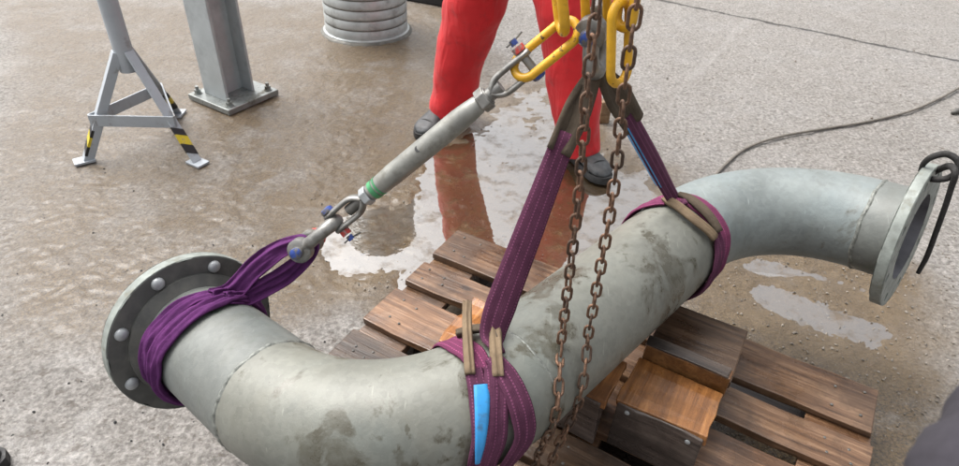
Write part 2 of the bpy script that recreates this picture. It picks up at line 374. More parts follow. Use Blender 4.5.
def mk_ground():
    g = NT('rough_wet_concrete'); c = g.coord()
    am = g.n('ShaderNodeAttribute', attribute_name='mud').outputs['Fac']; ap = g.n('ShaderNodeAttribute', attribute_name='pool').outputs['Fac']
    b1 = g.noise(c, 1.3, 6, .6); b2 = g.noise(c, 9, 6, .65); b3 = g.noise(c, 70, 5, .7)
    k = g.ramp(b1, [(.3, (.245, .222, .198)), (.7, (.36, .338, .315))])
    k = g.mix(.5, k, g.ramp(b2, [(.3, (.195, .172, .148)), (.7, (.41, .39, .368))]))
    k = g.mix(.46, k, g.ramp(b3, [(.38, (.07, .058, .045)), (.62, (.54, .51, .475))]))
    sp = g.voro(c, 130, out='Color'); spb = g.n('ShaderNodeRGBToBW'); g.l(sp, spb.inputs[0]); k = g.mix(.3, k, g.ramp(spb.outputs[0], [(.2, (.2,)*3), (.8, (.75,)*3)]), 'OVERLAY')
    wv = g.n('ShaderNodeTexNoise'); wv.inputs['Scale'].default_value = 26; wv.inputs['Detail'].default_value = 6; wv.inputs['Roughness'].default_value = .62
    mp = g.n('ShaderNodeMapping'); mp.inputs['Scale'].default_value = (1, 1.7, 1); mp.inputs['Rotation'].default_value = (0, 0, rad(-28)); g.l(c, mp.inputs['Vector']); g.l(mp.outputs[0], wv.inputs['Vector'])
    pits = g.ramp(wv.outputs['Fac'], [(.34, (1,)*3), (.43, (0,)*3)]); k = g.mix(g.math('MULTIPLY', pits, .8), k, (.13, .105, .085))
    # earth-brown silt with its own ragged shapes
    sn = g.noise(c, 4.5, 7, .7); silt = g.math('MULTIPLY', am, g.ramp(sn, [(.36, (.5,)*3), (.54, (1.4,)*3)]), True)
    grit = g.ramp(g.noise(c, 150, 4, .75), [(.38, (.045, .026, .008)), (.62, (.23, .148, .060))])
    k = g.mix(g.math('MULTIPLY', silt, .92), k, grit)
    k = g.mix(g.math('MULTIPLY', ap, .85), k, g.ramp(b2, [(.3, (.12, .074, .028)), (.7, (.21, .14, .062))]))
    # expansion joint and an old faint saw cut
    def line(p0, p1, wdt, col, k, a, seg=False):
        p0 = atz(*p0)[:2]; p1 = atz(*p1)[:2]; d = nrm(p1-p0); n = np.array([-d[1], d[0]])
        dv = g.n('ShaderNodeVectorMath', operation='DOT_PRODUCT'); g.l(c, dv.inputs[0]); dv.inputs[1].default_value = (n[0], n[1], 0)
        dd = g.math('SUBTRACT', dv.outputs['Value'], float(n@p0)); wob = g.math('MULTIPLY', g.math('SUBTRACT', g.noise(c, 5, 6, .7), .5), .05)
        dd = g.math('ABSOLUTE', g.math('ADD', dd, wob)); wn = g.math('MULTIPLY', g.noise(c, 7, 4, .6), 2.2*wdt)
        f = g.math('SUBTRACT', 1.0, g.math('DIVIDE', dd, wn), True); f = g.math('MULTIPLY', f, 2.0, True)
        if seg:
            dl = g.n('ShaderNodeVectorMath', operation='DOT_PRODUCT'); g.l(c, dl.inputs[0]); dl.inputs[1].default_value = (d[0], d[1], 0)
            t0, t1 = float(d@p0), float(d@p1); f = g.math('MULTIPLY', f, g.math('MULTIPLY', g.math('GREATER_THAN', dl.outputs['Value'], t0), g.math('LESS_THAN', dl.outputs['Value'], t1)))
        return g.mix(g.math('MULTIPLY', f, a), k, col), f
    k, j1 = line((658, 0), (959, 61), .018, (.035, .03, .026), k, .95)
    k, j2 = line((749, 19), (691, 79), .03, (.42, .4, .38), k, .25, True)
    h = g.math('ADD', g.math('MULTIPLY', b3, .5), g.math('MULTIPLY', wv.outputs['Fac'], .9)); h = g.math('SUBTRACT', h, g.math('MULTIPLY', j1, .8))
    n1 = g.bump(h, .95, .018); n1 = g.bump(g.noise(c, 230, 4, .75), .8, .006, n1)
    wetness = g.math('MAXIMUM', g.math('MULTIPLY', silt, .55), ap)
    ro = g.ramp(g.math('ADD', g.math('MULTIPLY', wetness, .7), g.math('MULTIPLY', g.step(b1, .45, .65), .18)), [(0, (.62,)*3), (.35, (.48,)*3), (1, (.3,)*3)])
    film = g.math('MAXIMUM', g.math('MULTIPLY', silt, .3), g.math('MAXIMUM', g.math('MULTIPLY', ap, .5), g.math('MULTIPLY', g.step(g.noise(c, 2.6, 7, .62), .5, .62), .3)))
    g.b.inputs['Coat IOR'].default_value = 1.7; g.l(g.bump(wv.outputs['Fac'], .22, .010), g.b.inputs['Coat Normal'])
    return g.set(col=k, rough=ro, nor=n1, spec=.5, coat=film, coatr=.2)
me.materials.append(mk_ground())
def mk_water():
    g = NT('muddy_puddle_water'); g.t.nodes.remove(g.b); c = g.coord()
    lw = g.n('ShaderNodeLayerWeight'); lw.inputs['Blend'].default_value = .5
    fr = g.math('ADD', g.math('MULTIPLY', g.math('POWER', lw.outputs['Facing'], 4.0), .8), .34, True)     # the same from above and below
    tr = g.n('ShaderNodeBsdfTransparent'); tr.inputs[0].default_value = (.97, .93, .86, 1)
    gl = g.n('ShaderNodeBsdfGlossy'); gl.inputs['Roughness'].default_value = .015
    nb = g.bump(g.noise(c, 14, 3), .035, .01); g.l(nb, gl.inputs['Normal'])
    fr = g.math('MULTIPLY', fr, g.ramp(g.noise(c, 11, 7, .68), [(.36, (.4,)*3), (.5, (1,)*3)])); mx = g.n('ShaderNodeMixShader'); g.l(fr, mx.inputs[0]); g.l(tr.outputs[0], mx.inputs[1]); g.l(gl.outputs[0], mx.inputs[2]); g.l(mx.outputs[0], g.out.inputs[0])
    return g.m
M['water'] = mk_water()
for P, lb in zip(PUDDLES, ('shallow puddle behind the pallet mirroring white sky', 'puddle below the right elbow with a bright sky streak', 'muddy sliver of water just under the right elbow')):
    c = P.mean(0); Q = np.array([q+nrm(q-c)*(.22 if lb[0] == 's' else .09) for q in P])
    zw = {'sh': -.0062, 'pu': -.0068, 'mu': -.0074}[lb[:2]]; ar = sum(Q[i][0]*Q[i-1][1]-Q[i-1][0]*Q[i][1] for i in range(len(Q)))
    if ar > 0: Q = Q[::-1]
    wm_ = bpy.data.meshes.new('puddle'); wm_.from_pydata([(*q, zw) for q in Q], [], [tuple(range(len(Q)))]); wm_.materials.append(M['water'])
    if wm_.polygons[0].normal.z < 0: wm_.flip_normals()
    o = bpy.data.objects.new('puddle', wm_); COL.objects.link(o); tag(o, lb, None, None, 'structure')

# ------------------------------------------------------------------ steel column
e1 = nrm((.848, -.53, 0)); e2 = nrm((.53, .848, 0)); ez = np.array([0, 0, 1.0]); pc = np.array([-1.198, 2.765, 0])
t = thing('steel_column', pc, 'grey painted steel H column bolted to a wet base plate', 'column')
MB().box(pc+ez*.0165, (.29, .29, .027), (e1, e2, ez)).build('base_plate', M['plate'], t, bevel=.003)
cc = pc-e1*.012-e2*.01
MB().box(cc-e2*.0735+ez*1.53, (.16, .013, 3), (e1, e2, ez)).build('column_flange', M['column'], t, bevel=.002)
MB().box(cc+e2*.0735+ez*1.53, (.16, .013, 3), (e1, e2, ez)).build('column_flange', M['column'], t, bevel=.002)
MB().box(cc+ez*1.53, (.009, .134, 3), (e1, e2, ez)).build('web_plate', M['column'], t)
for i, j in ((-1, -1), (1, -1), (1, 1), (-1, 1)):
    b = pc+e1*.112*i+e2*.112*j
    mb = MB(); mb.lathe(b+ez*.03, ez, [(0, .019), (.004, .019)], 16); mb.hexnut(b+ez*.042, ez, .0145, .016); mb.cyl(b+ez*.05, b+ez*.066, .008, n=10)
    mb.build('anchor_bolt', M['plate'], t, smooth=35)

# ------------------------------------------------------------------ trestle stand
F1, F2, F3 = atz(85, 162), atz(198, 164), atz(178, 115)
ctr = (F1+F2+F3)/3; ctr[2] = 0
top = aty(122, 47, ctr[1]); bot = aty(127, 70, ctr[1]); ctr[0] = (top[0]+bot[0])/2*.6+ctr[0]*.4
t = thing('trestle_stand', ctr, 'pale grey three legged steel stand with striped feet', 'stand')
zt = top[2]; zb = bot[2]
MB().lathe(ctr, ez, [(zb, .031), (zb, .034), (zt+1.3, .034), (zt+1.3, .03)], 20).build('pole', M['whitegrey'], t, smooth=40)
legs = []
for Fp in (F1, F2, F3):
    out = nrm((Fp-ctr)*[1, 1, 0]); side = np.cross(ez, out)
    a = ctr+out*.034+ez*(zt-.01); b = np.array([Fp[0], Fp[1], .012]); d = nrm(b-a); nn = nrm(np.cross(d, side))
    L = np.linalg.norm(b-a)
    lg = MB().box((a+b)/2, (L, .038, .008), (d, side, nn)).box((a+b)/2+np.cross(d, side)*0+side*.0165-nn*.016, (L, .006, .030), (d, side, nn)).build('leg', M['whitegrey'], t, bevel=.0015)
    for k, (s0, s1, mt) in enumerate(((.035, .075, 'black'), (.075, .115, 'taped_yellow'), (.115, .145, 'black'))):
        p0 = b-d*s0; p1 = b-d*s1
        sk = .012
        vs = []
        for q, sg in ((p0, -1), (p0, 1), (p1, 1), (p1, -1)):
            for h in (-.0052, .0052): vs.append(q+side*.0198*sg+d*sk*sg+nn*h)
        mb = MB(); mb.add(vs, [(0, 2, 4, 6), (1, 7, 5, 3), (0, 1, 3, 2), (2, 3, 5, 4), (4, 5, 7, 6), (6, 7, 1, 0)]); mb.build('warning_tape', M[mt], lg)
    MB().box((Fp[0], Fp[1], .008), (.075, .055, .009), (out, side, ez)).build('foot_plate', M['whitegrey'], t, bevel=.001)
    legs.append((a, b, side))
def onleg(l, z): a, b, _ = l; k = (a[2]-z)/(a[2]-b[2]); return a+(b-a)*k
for i, j, z in ((0, 1, .165), (0, 2, .165), (1, 2, .165)):
    a = onleg(legs[i], z); b = onleg(legs[j], z); d = nrm(b-a); n_ = np.cross(d, ez); cen = (legs[0][1]+legs[1][1]+legs[2][1])/3
    oo = nrm(((a+b)/2-cen)*[1, 1, 0])*.012
    MB().box((a+b)/2+oo, (np.linalg.norm(b-a)+.03, .006, .048), (d, n_, ez)).build('brace', M['whitegrey'], t, bevel=.0015)

# ------------------------------------------------------------------ corrugated zinc tube
bc = np.array([-.735, 3.77, 0]); R0 = .245
t = thing('corrugated_tube', bc, 'ribbed galvanised tube standing upright behind the red trousers', 'tube')
prof = [(.0, R0+.012), (.018, R0+.012), (.022, R0)]
z = .03
while z < 1.5:
    prof += [(z, R0), (z+.036, R0+.001), (z+.041, R0-.0035), (z+.048, R0-.0035), (z+.052, R0)]; z += .056
prof += [(z, R0), (z, R0-.01), (.1, R0-.012)]
MB().lathe(bc, ez, prof, 56).build('tube_wall', M['zinc'], t, smooth=50)
z = .03
while z < .5:
    MB().lathe(bc, ez, [(z+.0415, R0-.009), (z+.0415, R0-.003), (z+.0475, R0-.003), (z+.0475, R0-.009)], 56, closed=True).build('seam', M['zinc_seam'], t, smooth=30); z += .056
MB().lathe(bc, ez, [(.0, R0+.013), (.0, R0+.03), (.008, R0+.026), (.014, R0+.0135)], 56, closed=True).build('dirt_rim', M['zinc_seam'], t, smooth=40)

# ------------------------------------------------------------------ black and yellow barrier foot
fb = atz(424, 5); dv = nrm(atz(446, 9)-atz(402, 1))
t = thing('barrier_foot', fb, 'black rubber barrier foot with yellow post behind the left trouser leg', 'barrier')
sd_ = np.cross(ez, dv)
mb = MB(); P0 = fb+dv*.1+sd_*.14
rings = [[P0+dv*x*sx+sd_*y*sx+ez*zz for x, y in ((-.34, -.12), (.34, -.12), (.34, .12), (-.34, .12))] for zz, sx in ((0, 1), (.06, 1), (.1, .82), (.115, .55))]
mb.loft(rings).build('rubber_base', M['black'], t, bevel=.012, seg=3)
MB().cyl(P0+ez*.1, P0+ez*1.0, .03).build('post', M['taped_yellow'], t, smooth=40)
mb = MB(); mb.box(P0+dv*.22+ez*.128-sd_*.03, (.07, .09, .03), (dv, sd_, ez)).build('reflector', M['taped_yellow'], t, bevel=.008)

# ------------------------------------------------------------------ cable, scraps, far block
pts = [atz(x, y, .012) for x, y in ((690, 212), (704, 190), (722, 168), (745, 149), (778, 137), (822, 129), (868, 121.5), (910, 111), (940, 98), (965, 85), (1010, 66), (1080, 50))]
cab = MB().tube(cr(pts, 10), .0062, 10).build('cable', M['cable'], None, smooth=0, loc=pts[5]*[1, 1, 0])
tag(cab, 'grey brown cable curving across the dry concrete', 'cable')
p0 = atz(952, 113, .01); mb = MB()
rr = []
for k, tt in enumerate(np.linspace(0, 1, 9)):
    q = p0+np.array([.16*tt, .03*math.sin(3*tt), .004*math.sin(5*tt)]); w_ = .006+.016*math.sin(math.pi*min(1, tt*1.1+.05))
    rr.append([q+np.array([0, -w_, -.006]), q+np.array([0, w_, -.006]), q+np.array([0, w_*.6, .010]), q+np.array([0, -w_*.7, .012])])
o = mb.loft(rr).build('scrap', M['steel_dark'], None, smooth=0, loc=p0*[1, 1, 0]); tag(o, 'small dark scrap on the concrete at the right edge', 'scrap')
q = atz(602, 122); o = MB().box(q+ez*.055, (.05, .045, .11), (nrm((.9, .3, 0)), nrm((-.3, .9, 0)), ez)).build('wood_stub', M['wood_tan'], None, bevel=.003, loc=q); tag(o, 'short tan wooden stub standing behind the right boot', 'wood stub')

# ------------------------------------------------------------------ pallet
PX, PY, YAW = -.067724, 1.590729, -.506494
U2 = np.array([math.cos(YAW), math.sin(YAW), 0]); V2 = np.array([U2[1], -U2[0], 0])
pal = thing('pallet', (PX, PY, 0), 'wet brown wooden pallet lying under the pipe', 'pallet', rz=YAW)
def board(name, x0, x1, y0, y1, z0, z1, mat, parent, along='x', nseg=12, jit=.003, chip=.009, seed=None):
    # pallet axes: x along the length, y measured from the far edge towards the viewer
    r = np.random.default_rng(abs(hash((round(x0, 3), round(y0, 3), round(z0, 3)))) % 99999 if seed is None else seed)
    mb = MB(); rings = []
    n = nseg+1
    for i in range(n):
        tt = i/(n-1); j = lambda s=1: r.uniform(-jit, jit)*s
        bow = .0025*math.sin(math.pi*tt)*r.uniform(.5, 1)
        if along == 'x':
            x = x0+(x1-x0)*tt; e = chip*r.uniform(-1, .3) if i in (0, n-1) else 0; e = -e if i == 0 else e
            rings.append([(x+e, -(y0+j()), z0), (x+e*.6, -(y1+j()), z0), (x+e*1.2, -(y1+j()), z1+j(.7)+bow), (x+e*.4, -(y0+j()), z1+j(.7)+bow)])
        else:
            y = y0+(y1-y0)*tt; e = chip*r.uniform(-1, .3) if i in (0, n-1) else 0; e = -e if i == 0 else e
            rings.append([(x0+j(), -(y+e), z0), (x1+j(), -(y+e*.6), z0), (x1+j(), -(y+e*1.2), z1+j(.7)), (x0+j(), -(y+e*.4), z1+j(.7))])
    return mb.loft(rings).build(name, mat, parent, bevel=.0025, world=False)
def nail(x, y, z, parent, r=.0034, mat='steel_dark'):
    MB().lathe((x, -y, z), ez, [(-.004, r), (.0008, r), (.0016, r*.6)], 8).build('nail', M[mat], parent, world=False)
Bs = [(0, .145), (.186, .286), (.327, .472), (.513, .613), (.655, .80)]
mats = ['wood', 'wood', 'wood', 'wood', 'wood']
for (b0, b1), mt in zip(Bs, mats):
    o = board('deck_board', 0, 1.2, b0, b1, .122, .144, M[mt], pal)
    for x in (.045, .1, .58, .63, 1.1, 1.155):
        for y in (b0+.035, b1-.035): nail(x+random.uniform(-.012, .012), y+random.uniform(-.01, .01), .1455, o)
for x in (0.0, .5275, 1.055): board('cross_board', x+.003, x+.142, .003, .797, .1, .1215, M['wood'], pal, 'y')
for x in (0, .5275, 1.055):
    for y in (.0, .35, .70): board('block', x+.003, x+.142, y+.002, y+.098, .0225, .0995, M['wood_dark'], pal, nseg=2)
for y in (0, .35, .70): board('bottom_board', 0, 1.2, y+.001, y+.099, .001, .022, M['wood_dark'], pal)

# timber offcuts that carry the pipe, set square on the pallet
rt_ = thing('timber_chock', (PX, PY, 0), 'wooden chock with fresh orange top to the right of the pipe', 'chock', rz=YAW)
board('front_board', .684, .868, .463, .487, .1455, .281, M['wood_grey'], rt_, nseg=4)
tp = board('top_plank', .684, .869, .345, .4895, .2665, .289, M['wood_fresh'], rt_, 'y', nseg=4)
board('back_plank', .690, .876, .135, .3145, .2665, .2885, M['wood'], rt_, nseg=4, chip=.004)
bt = board('batten', .687, .873, .3165, .3445, .2665, .325, M['wood_fresh'], rt_, nseg=4, jit=.0012)
board('batten_cap', .687, .873, .314, .3455, .3255, .330, M['wood_dark'], rt_, nseg=4, jit=.0008)
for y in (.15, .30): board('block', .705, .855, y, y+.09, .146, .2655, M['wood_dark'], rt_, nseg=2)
for x, z in ((.712, .266), (.838, .262)):
    MB().lathe((x, -.4875, z), (0, -1, 0), [(0, .0055), (.002, .0055), (.003, .003)], 10).build('screw', M['cap'], rt_, world=False)
lt = thing('timber_chock', (PX, PY, 0), 'splintered orange wooden chock hidden mostly under the pipe', 'chock', rz=YAW)
board('front_board', .36, .668, .485, .509, .1455, .281, M['wood_grey'], lt, nseg=4)
board('top_plank', .452, .669, .372, .511, .2665, .289, M['wood_fresh'], lt, 'y', nseg=4)
board('top_plank', .285, .447, .376, .545, .2665, .290, M['wood_fresh'], lt, 'y', nseg=6, jit=.006, chip=.02)
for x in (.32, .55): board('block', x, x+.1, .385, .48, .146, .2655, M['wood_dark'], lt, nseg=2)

# ------------------------------------------------------------------ pipe
qP = np.array([-0.58256704, 0.91036874, 0.34744568])
dirv = lambda az, el: np.array([math.cos(el)*math.cos(az), math.cos(el)*math.sin(az), math.sin(el)])
dA, dB, dC = dirv(-0.71041167, 0.16488545), dirv(0.83493332, -0.01453049), dirv(-0.75383245, 0.1407379)
L1, L2, L3 = .30306845, .63590806, .08921534; PR, ER = .1095, .305
_C = []; _T = []; _S = []
def _push(c, tt):
    _S.append(0.0 if not _C else _S[-1]+float(np.linalg.norm(c-_C[-1]))); _C.append(c); _T.append(tt)
def _arc(pos, a, b, n=60):
    th = math.acos(a@b); nn = nrm(b-a*(a@b)); cen = pos+nn*ER
    for k in np.linspace(0, th, n)[1:]: _push(cen-nn*ER*math.cos(k)+a*ER*math.sin(k), a*math.cos(k)+nn*math.sin(k))
for k in np.linspace(0, L1, 8): _push(qP+dA*k, dA)
s1 = _S[-1]; _arc(_C[-1], dA, dB); s2 = _S[-1]
c0 = _C[-1]
for k in np.linspace(0, L2, 16)[1:]: _push(c0+dB*k, dB)
s3 = _S[-1]; _arc(_C[-1], dB, dC); s4 = _S[-1]
c0 = _C[-1]
for k in np.linspace(0, L3, 4)[1:]: _push(c0+dC*k, dC)
s5 = _S[-1]; _C = np.array(_C); _T = np.array(_T); _S = np.array(_S)
def pf(s):
    c = np.array([np.interp(s, _S, _C[:, i]) for i in range(3)]); tt = nrm([np.interp(s, _S, _T[:, i]) for i in range(3)])
    u = perp(tt); return c, tt, u, np.cross(tt, u)
def pp(s, phi, r=PR):
    c, tt, u, v = pf(s); return c+r*(math.cos(rad(phi))*u+math.sin(rad(phi))*v)
pipe = thing('flanged_pipe', (0.28, .98, 0), 'S shaped galvanised steel pipe with a flange at each end', 'pipe')
def shell(name, a, b, mat, n, r=PR, seg=64):
    rings = []
    for s in np.linspace(a, b, n):
        c, tt, u, v = pf(s); th = np.linspace(0, 2*np.pi, seg, endpoint=False)
        rings.append(c+r*(np.outer(np.cos(th), u)+np.outer(np.sin(th), v)))
    return MB().loft(rings, cap=False).build(name, mat, pipe, smooth=0)
shell('spool', .001, s1, M['spool'], 6); shell('elbow', s1, s2, M['pipe'], 30)
shell('straight_pipe', s2, s3, M['pipe'], 12); shell('elbow', s3, s4, M['pipe2'], 30); shell('spool', s4, s5-.001, M['spool'], 4)
shell('bore', 0, s5, M['bore'], 60, .1025, 48)
for s, wd in ((s1, .0045), (s2, .003), (s3, .003), (s4, .005)):
    c, tt, u, v = pf(s); th = np.linspace(0, 2*np.pi, 140, endpoint=False); rings = []
    for a in np.linspace(-1, 1, 6):
        rr_ = PR-.0006+(.0028 if wd > .004 else .0012)*(1-a*a)*(1+.35*np.sin(th*50+a*1.5)+.3*np.sin(th*23)); wob = .0012*np.sin(th*9+s)
        rings.append(c+np.outer(a*wd+wob, tt)+(np.cos(th)*rr_)[:, None]*u+(np.sin(th)*rr_)[:, None]*v)
    MB().loft(rings, cap=False).build('weld_bead', M['weld'], pipe, smooth=0)
def flange(o, d, thick, rin, rout, pcd, hr, phi0, name, mats_, parent):
    u = perp(d); v = np.cross(d, u); nh = 8; K = 32; half = math.pi/nh; pm = pcd
    mb = MB(); vid = []
    for sct in range(nh):
        ph = phi0+2*half*sct; ou = []; ho = []
        for k in range(K):
            an = 2*np.pi*(k+.5)/K; dx, dy = math.cos(an), math.sin(an)     # dx tangential, dy radial
            hx = half*pm; tmax = min(hx/abs(dx) if abs(dx) > 1e-6 else 9, ((rout-pm) if dy > 0 else (pm-rin))/abs(dy) if abs(dy) > 1e-6 else 9)
            ou.append((ph+dx*tmax/pm, pm+dy*tmax)); ho.append((ph, pm, dx*hr, dy*hr))
        vid.append((ou, ho))
    P = lambda th, r, z: o+d*z+r*(math.cos(th)*u+math.sin(th)*v)
    for ou, ho in vid:
        for z, flip in ((0, 0), (-thick, 1)):
            A = [P(th, r, z) for th, r in ou]
            B = [P(th, r, z)+hy*(math.cos(th)*u+math.sin(th)*v)+hx*(-math.sin(th)*u+math.cos(th)*v) for th, r, hx, hy in ho]
            k0 = mb.add(A+B, [])
            for k in range(K):
                j = (k+1) % K; mb.f.append((k0+k, k0+j, k0+K+j, k0+K+k))
        B0 = [P(th, r, 0)+hy*(math.cos(th)*u+math.sin(th)*v)+hx*(-math.sin(th)*u+math.cos(th)*v) for th, r, hx, hy in ho]
        mb.loft([B0, [q-d*thick for q in B0]], cap=False)
    # corner slivers between the sectors are closed by a backing ring just inside the faces
    face = mb.build(name, mats_[0], parent, smooth=30)
    th = np.linspace(0, 2*np.pi, 96, endpoint=False); cs = np.outer(np.cos(th), u)+np.outer(np.sin(th), v)
    MB().loft([o+d*z+cs*r for z, r in ((-thick-.0004, rout-.003), (-thick+.002, rout+.0004), (-.002, rout+.0004), (.0004, rout-.002))], cap=False).build('rim', mats_[1], face, smooth=30)
    MB().loft([o+d*z+cs*(rin-.0003) for z in (-thick, 0)], cap=False).build('bore_edge', mats_[1], face, smooth=30)
    return face, u, v
FLR = .17
fl, u_, v_ = flange(qP, dA, .026, .1105, FLR, .1475, .011, rad(12), 'flange', (M['flange_dark'], M['flange_rim']), pipe)
for k in range(8):
    th = rad(12)+k*math.pi/4; b = qP+.1475*(math.cos(th)*u_+math.sin(th)*v_)
    MB().lathe(b, dA, [(-.03, .0105), (.0005, .0105), (.0006, .0132), (.0035, .0128), (.007, .0105), (.0095, .006), (.0102, .0006)], 18).build('bolt_head', M['cap'], fl, smooth=40)
c_, t_, _, _ = pf(0.0)
MB().lathe(qP, dA, [(.0004, .1098), (.0004, .133), (.006, .1325), (.011, .119), (.016, .1100)], 72, closed=True).build('hub', M['flange_dark'], pipe, smooth=30)
eR = _C[-1]
flR, u_, v_ = flange(eR, dC, .024, .1035, FLR, .1475, .011, rad(14), 'flange', (M['flange_rim'], M['flange_rim']), pipe)
RHOLE = [eR+.1475*(math.cos(rad(14)+k*math.pi/4)*u_+math.sin(rad(14)+k*math.pi/4)*v_) for k in range(8)]

# ------------------------------------------------------------------ soft slings
def ribbon(mb, path, wd, hw, th, m=6, ridge=0.0, nr=3, seed=0, curl=0.0, crum=0.0):
    P = np.asarray(path, float); n = len(P); T = np.gradient(P, axis=0); T /= np.linalg.norm(T, axis=1)[:, None]
    W = np.asarray(wd, float); W = np.broadcast_to(W, (n, 3)) if W.ndim == 1 else W
    hw = np.broadcast_to(np.asarray(hw, float), (n,)); r = np.random.default_rng(seed); ph = r.uniform(0, 6, 6); rings = []
    for i in range(n):
        w_ = nrm(W[i]-T[i]*(W[i]@T[i])); N = np.cross(T[i], w_); a = np.linspace(-1, 1, m)
        f = i/(n-1)
        h = ridge*(np.sin(a*nr*2.2+ph[0]+1.6*np.sin(3.1*f+ph[1]))+.6*np.sin(a*nr*4.1+ph[2]+2*f))+curl*a*a
        e = np.sqrt(np.clip(1-np.abs(a)**6, .05, 1))
        if crum: h = h+crum*(fbm(a*2.6+seed, np.full(m, i*.16), 3, seed)*2+.8*np.abs(fbm(a*3.2+9+seed, np.full(m, i*.07), 2, seed+7)*2))
        top_ = [P[i]+w_*hw[i]*x+N*(y+th/2*q) for x, y, q in zip(a, h, e)]; bot_ = [P[i]+w_*hw[i]*x+N*(y-th/2*q) for x, y, q in zip(a, h, e)]
        rings.append(np.array(top_+bot_[::-1]))
    return mb.loft(rings)
def wrap(sphi, n, r):
    k = cr([np.array([s, f, 0]) for s, f in sphi], n); P = np.array([pp(s, f, r) for s, f, _ in k]); W = np.array([pf(s)[1] for s, f, _ in k]); return P, W

# top shackle and hoist geometry
APEX = aty(598, 60, 1.0); PIN = aty(591, 33, .985)
PINB = aty(606, 13, 1.045)
# --- webbing sling, near end of the straight length
BASEB = pp(.735, -10, PR+.012)
t = thing('webbing_sling', BASEB, 'purple webbing sling with blue label choked round the near bend', 'sling', 'webbing slings')
mid = aty(563, 141, APEX[1]+(BASEB[1]-APEX[1])*.33)
legd = nrm(BASEB-APEX); wd = nrm(np.cross(legd, FW)+.25*FW)
path = cr([mid-legd*.015, mid*.55+BASEB*.45+np.array([.0, 0, 0]), BASEB*.85+mid*.15, pp(.738, -8, PR+.010), pp(.728, 6, PR+.006)], 10)
ribbon(MB(), path, wd, lerp1([.020, .0245, .027, .022, .013], len(path)), .007, 8, .0007, 2, 3).build('strap', M['web'], t, smooth=0)
for off, hwid, sd0 in ((-.017, .013, 1), (.006, .019, 2)):
    a = APEX+np.array([0, 0, -.01]); b = mid+wd*off*.8-legd*-.02
    pth = cr([a+FW*.012*(1 if off < 0 else -1), a*.5+b*.5+wd*off*.45, b], 8)
    ribbon(MB(), pth, wd+FW*(.8 if off < 0 else -.15), lerp1([.010, hwid, hwid*.9], len(pth)), .009, 6, .0018, 2, sd0).build('sleeve', M['sleeve_dark'], t, smooth=0)
for sphi, hw, sd0 in (([(.688, -95), (.684, -60), (.687, -24), (.693, -5), (.690, 15)], [.020, .021, .022, .022, .018], 4),
                      ([(.680, 10), (.678, 14), (.665, 40), (.656, 62), (.646, 82), (.64, 110), (.66, 150), (.68, 200), (.688, 262)], [.014, .015, .015, .014, .014, .02, .021, .021, .021], 5),
                      ([(.706, 14), (.702, 23), (.684, 45), (.672, 67), (.658, 89), (.655, 120), (.67, 170)], [.016, .0195, .021, .021, .020, .02, .02], 6),
                      ([(.712, 8), (.714, 27), (.713, 54), (.708, 77), (.690, 94), (.672, 125), (.672, 175)], [.014, .019, .0215, .0215, .02, .02, .02], 7)):
    P, W = wrap(sphi, 9, PR+.0045+.0022*(sd0-4)); ribbon(MB(), P, W, lerp1(hw, len(P)), .0055, 10, .0006, 2, sd0, crum=.0022).build('strap', M['web_pink'] if sd0 == 4 else M['web'], t, smooth=0)
P, W = wrap([(.677, 24), (.672, 33), (.662, 49), (.653, 66), (.647, 80)], 8, PR+.0125); ribbon(MB(), P, W, lerp1([.011, .0125, .011, .008, .004], len(P)), .002, 5, 0).build('label_tag', M['label'], t, smooth=0)
for px, sd0, hw in ((((467, 303, .150), (467, 322, .135), (468, 345, .128), (470, 374, .122)), 8, .0085), (((497, 309, .138), (496, 325, .130), (496, 348, .126), (498, 377, .122)), 9, .0105)):
    P = []
    for x, y, rr_ in px:
        d = ray(x, y); best = None
        for tt in np.arange(.6, 1.4, .002):
            q = CAM+d*tt; kk = np.min(np.linalg.norm(_C-q, axis=1))
            if kk < rr_: best = q; break
            if best is None or kk < best[1] if not isinstance(best, np.ndarray) else False: best = (q, kk)
        P.append(best if isinstance(best, np.ndarray) else best[0])
    pth = cr(P, 8); ribbon(MB(), pth, RT+.2*FW, hw, .012, 8, .0024, 3, sd0).build('sleeve', M['sleeve'], t, smooth=0)
P, W = wrap([(.70, -34), (.725, -26), (.745, -14), (.735, -2)], 8, PR+.016); ribbon(MB(), P, W, .009, .011, 6, .0015, 2, 11).build('sleeve', M['sleeve_dark'], t, smooth=0)
# --- webbing sling, far end
BASEC = pp(1.352, -14, PR+.012)
t = thing('webbing_sling', BASEC, 'purple webbing sling with brown sleeve choked round the far bend', 'sling', 'webbing slings')
legd = nrm(BASEC-APEX); wd = nrm(np.cross(legd, FW)); mid = APEX+(BASEC-APEX)*.36
path = cr([mid-legd*.02, mid*.5+BASEC*.5, BASEC, pp(1.338, 0, PR+.007)], 10)
ribbon(MB(), path, wd+.55*FW, lerp1([.02, .023, .021, .016], len(path)), .008, 8, .0009, 2, 3).build('strap', M['web'], t, smooth=0)
lb = path+np.array([-.004, -.004, 0.0])-nrm(np.cross(legd, wd+.55*FW))*.0; ribbon(MB(), (path-wd*.017)[1:15], FW, .010, .004, 5).build('label_tag', M['label'], t, smooth=0)
for off, hwid, sd0 in ((-.011, .014, 1), (.011, .017, 2)):
    a = APEX+np.array([.004, 0, -.014]); b = mid+wd*off
    pth = cr([a, a*.5+b*.5+wd*off*.6, b+legd*.015], 8)
    ribbon(MB(), pth, wd+FW*(.5 if off < 0 else -.2), lerp1([.010, hwid, hwid], len(pth)), .009, 6, .0018, 2, sd0).build('sleeve', M['sleeve_dark'], t, smooth=0)
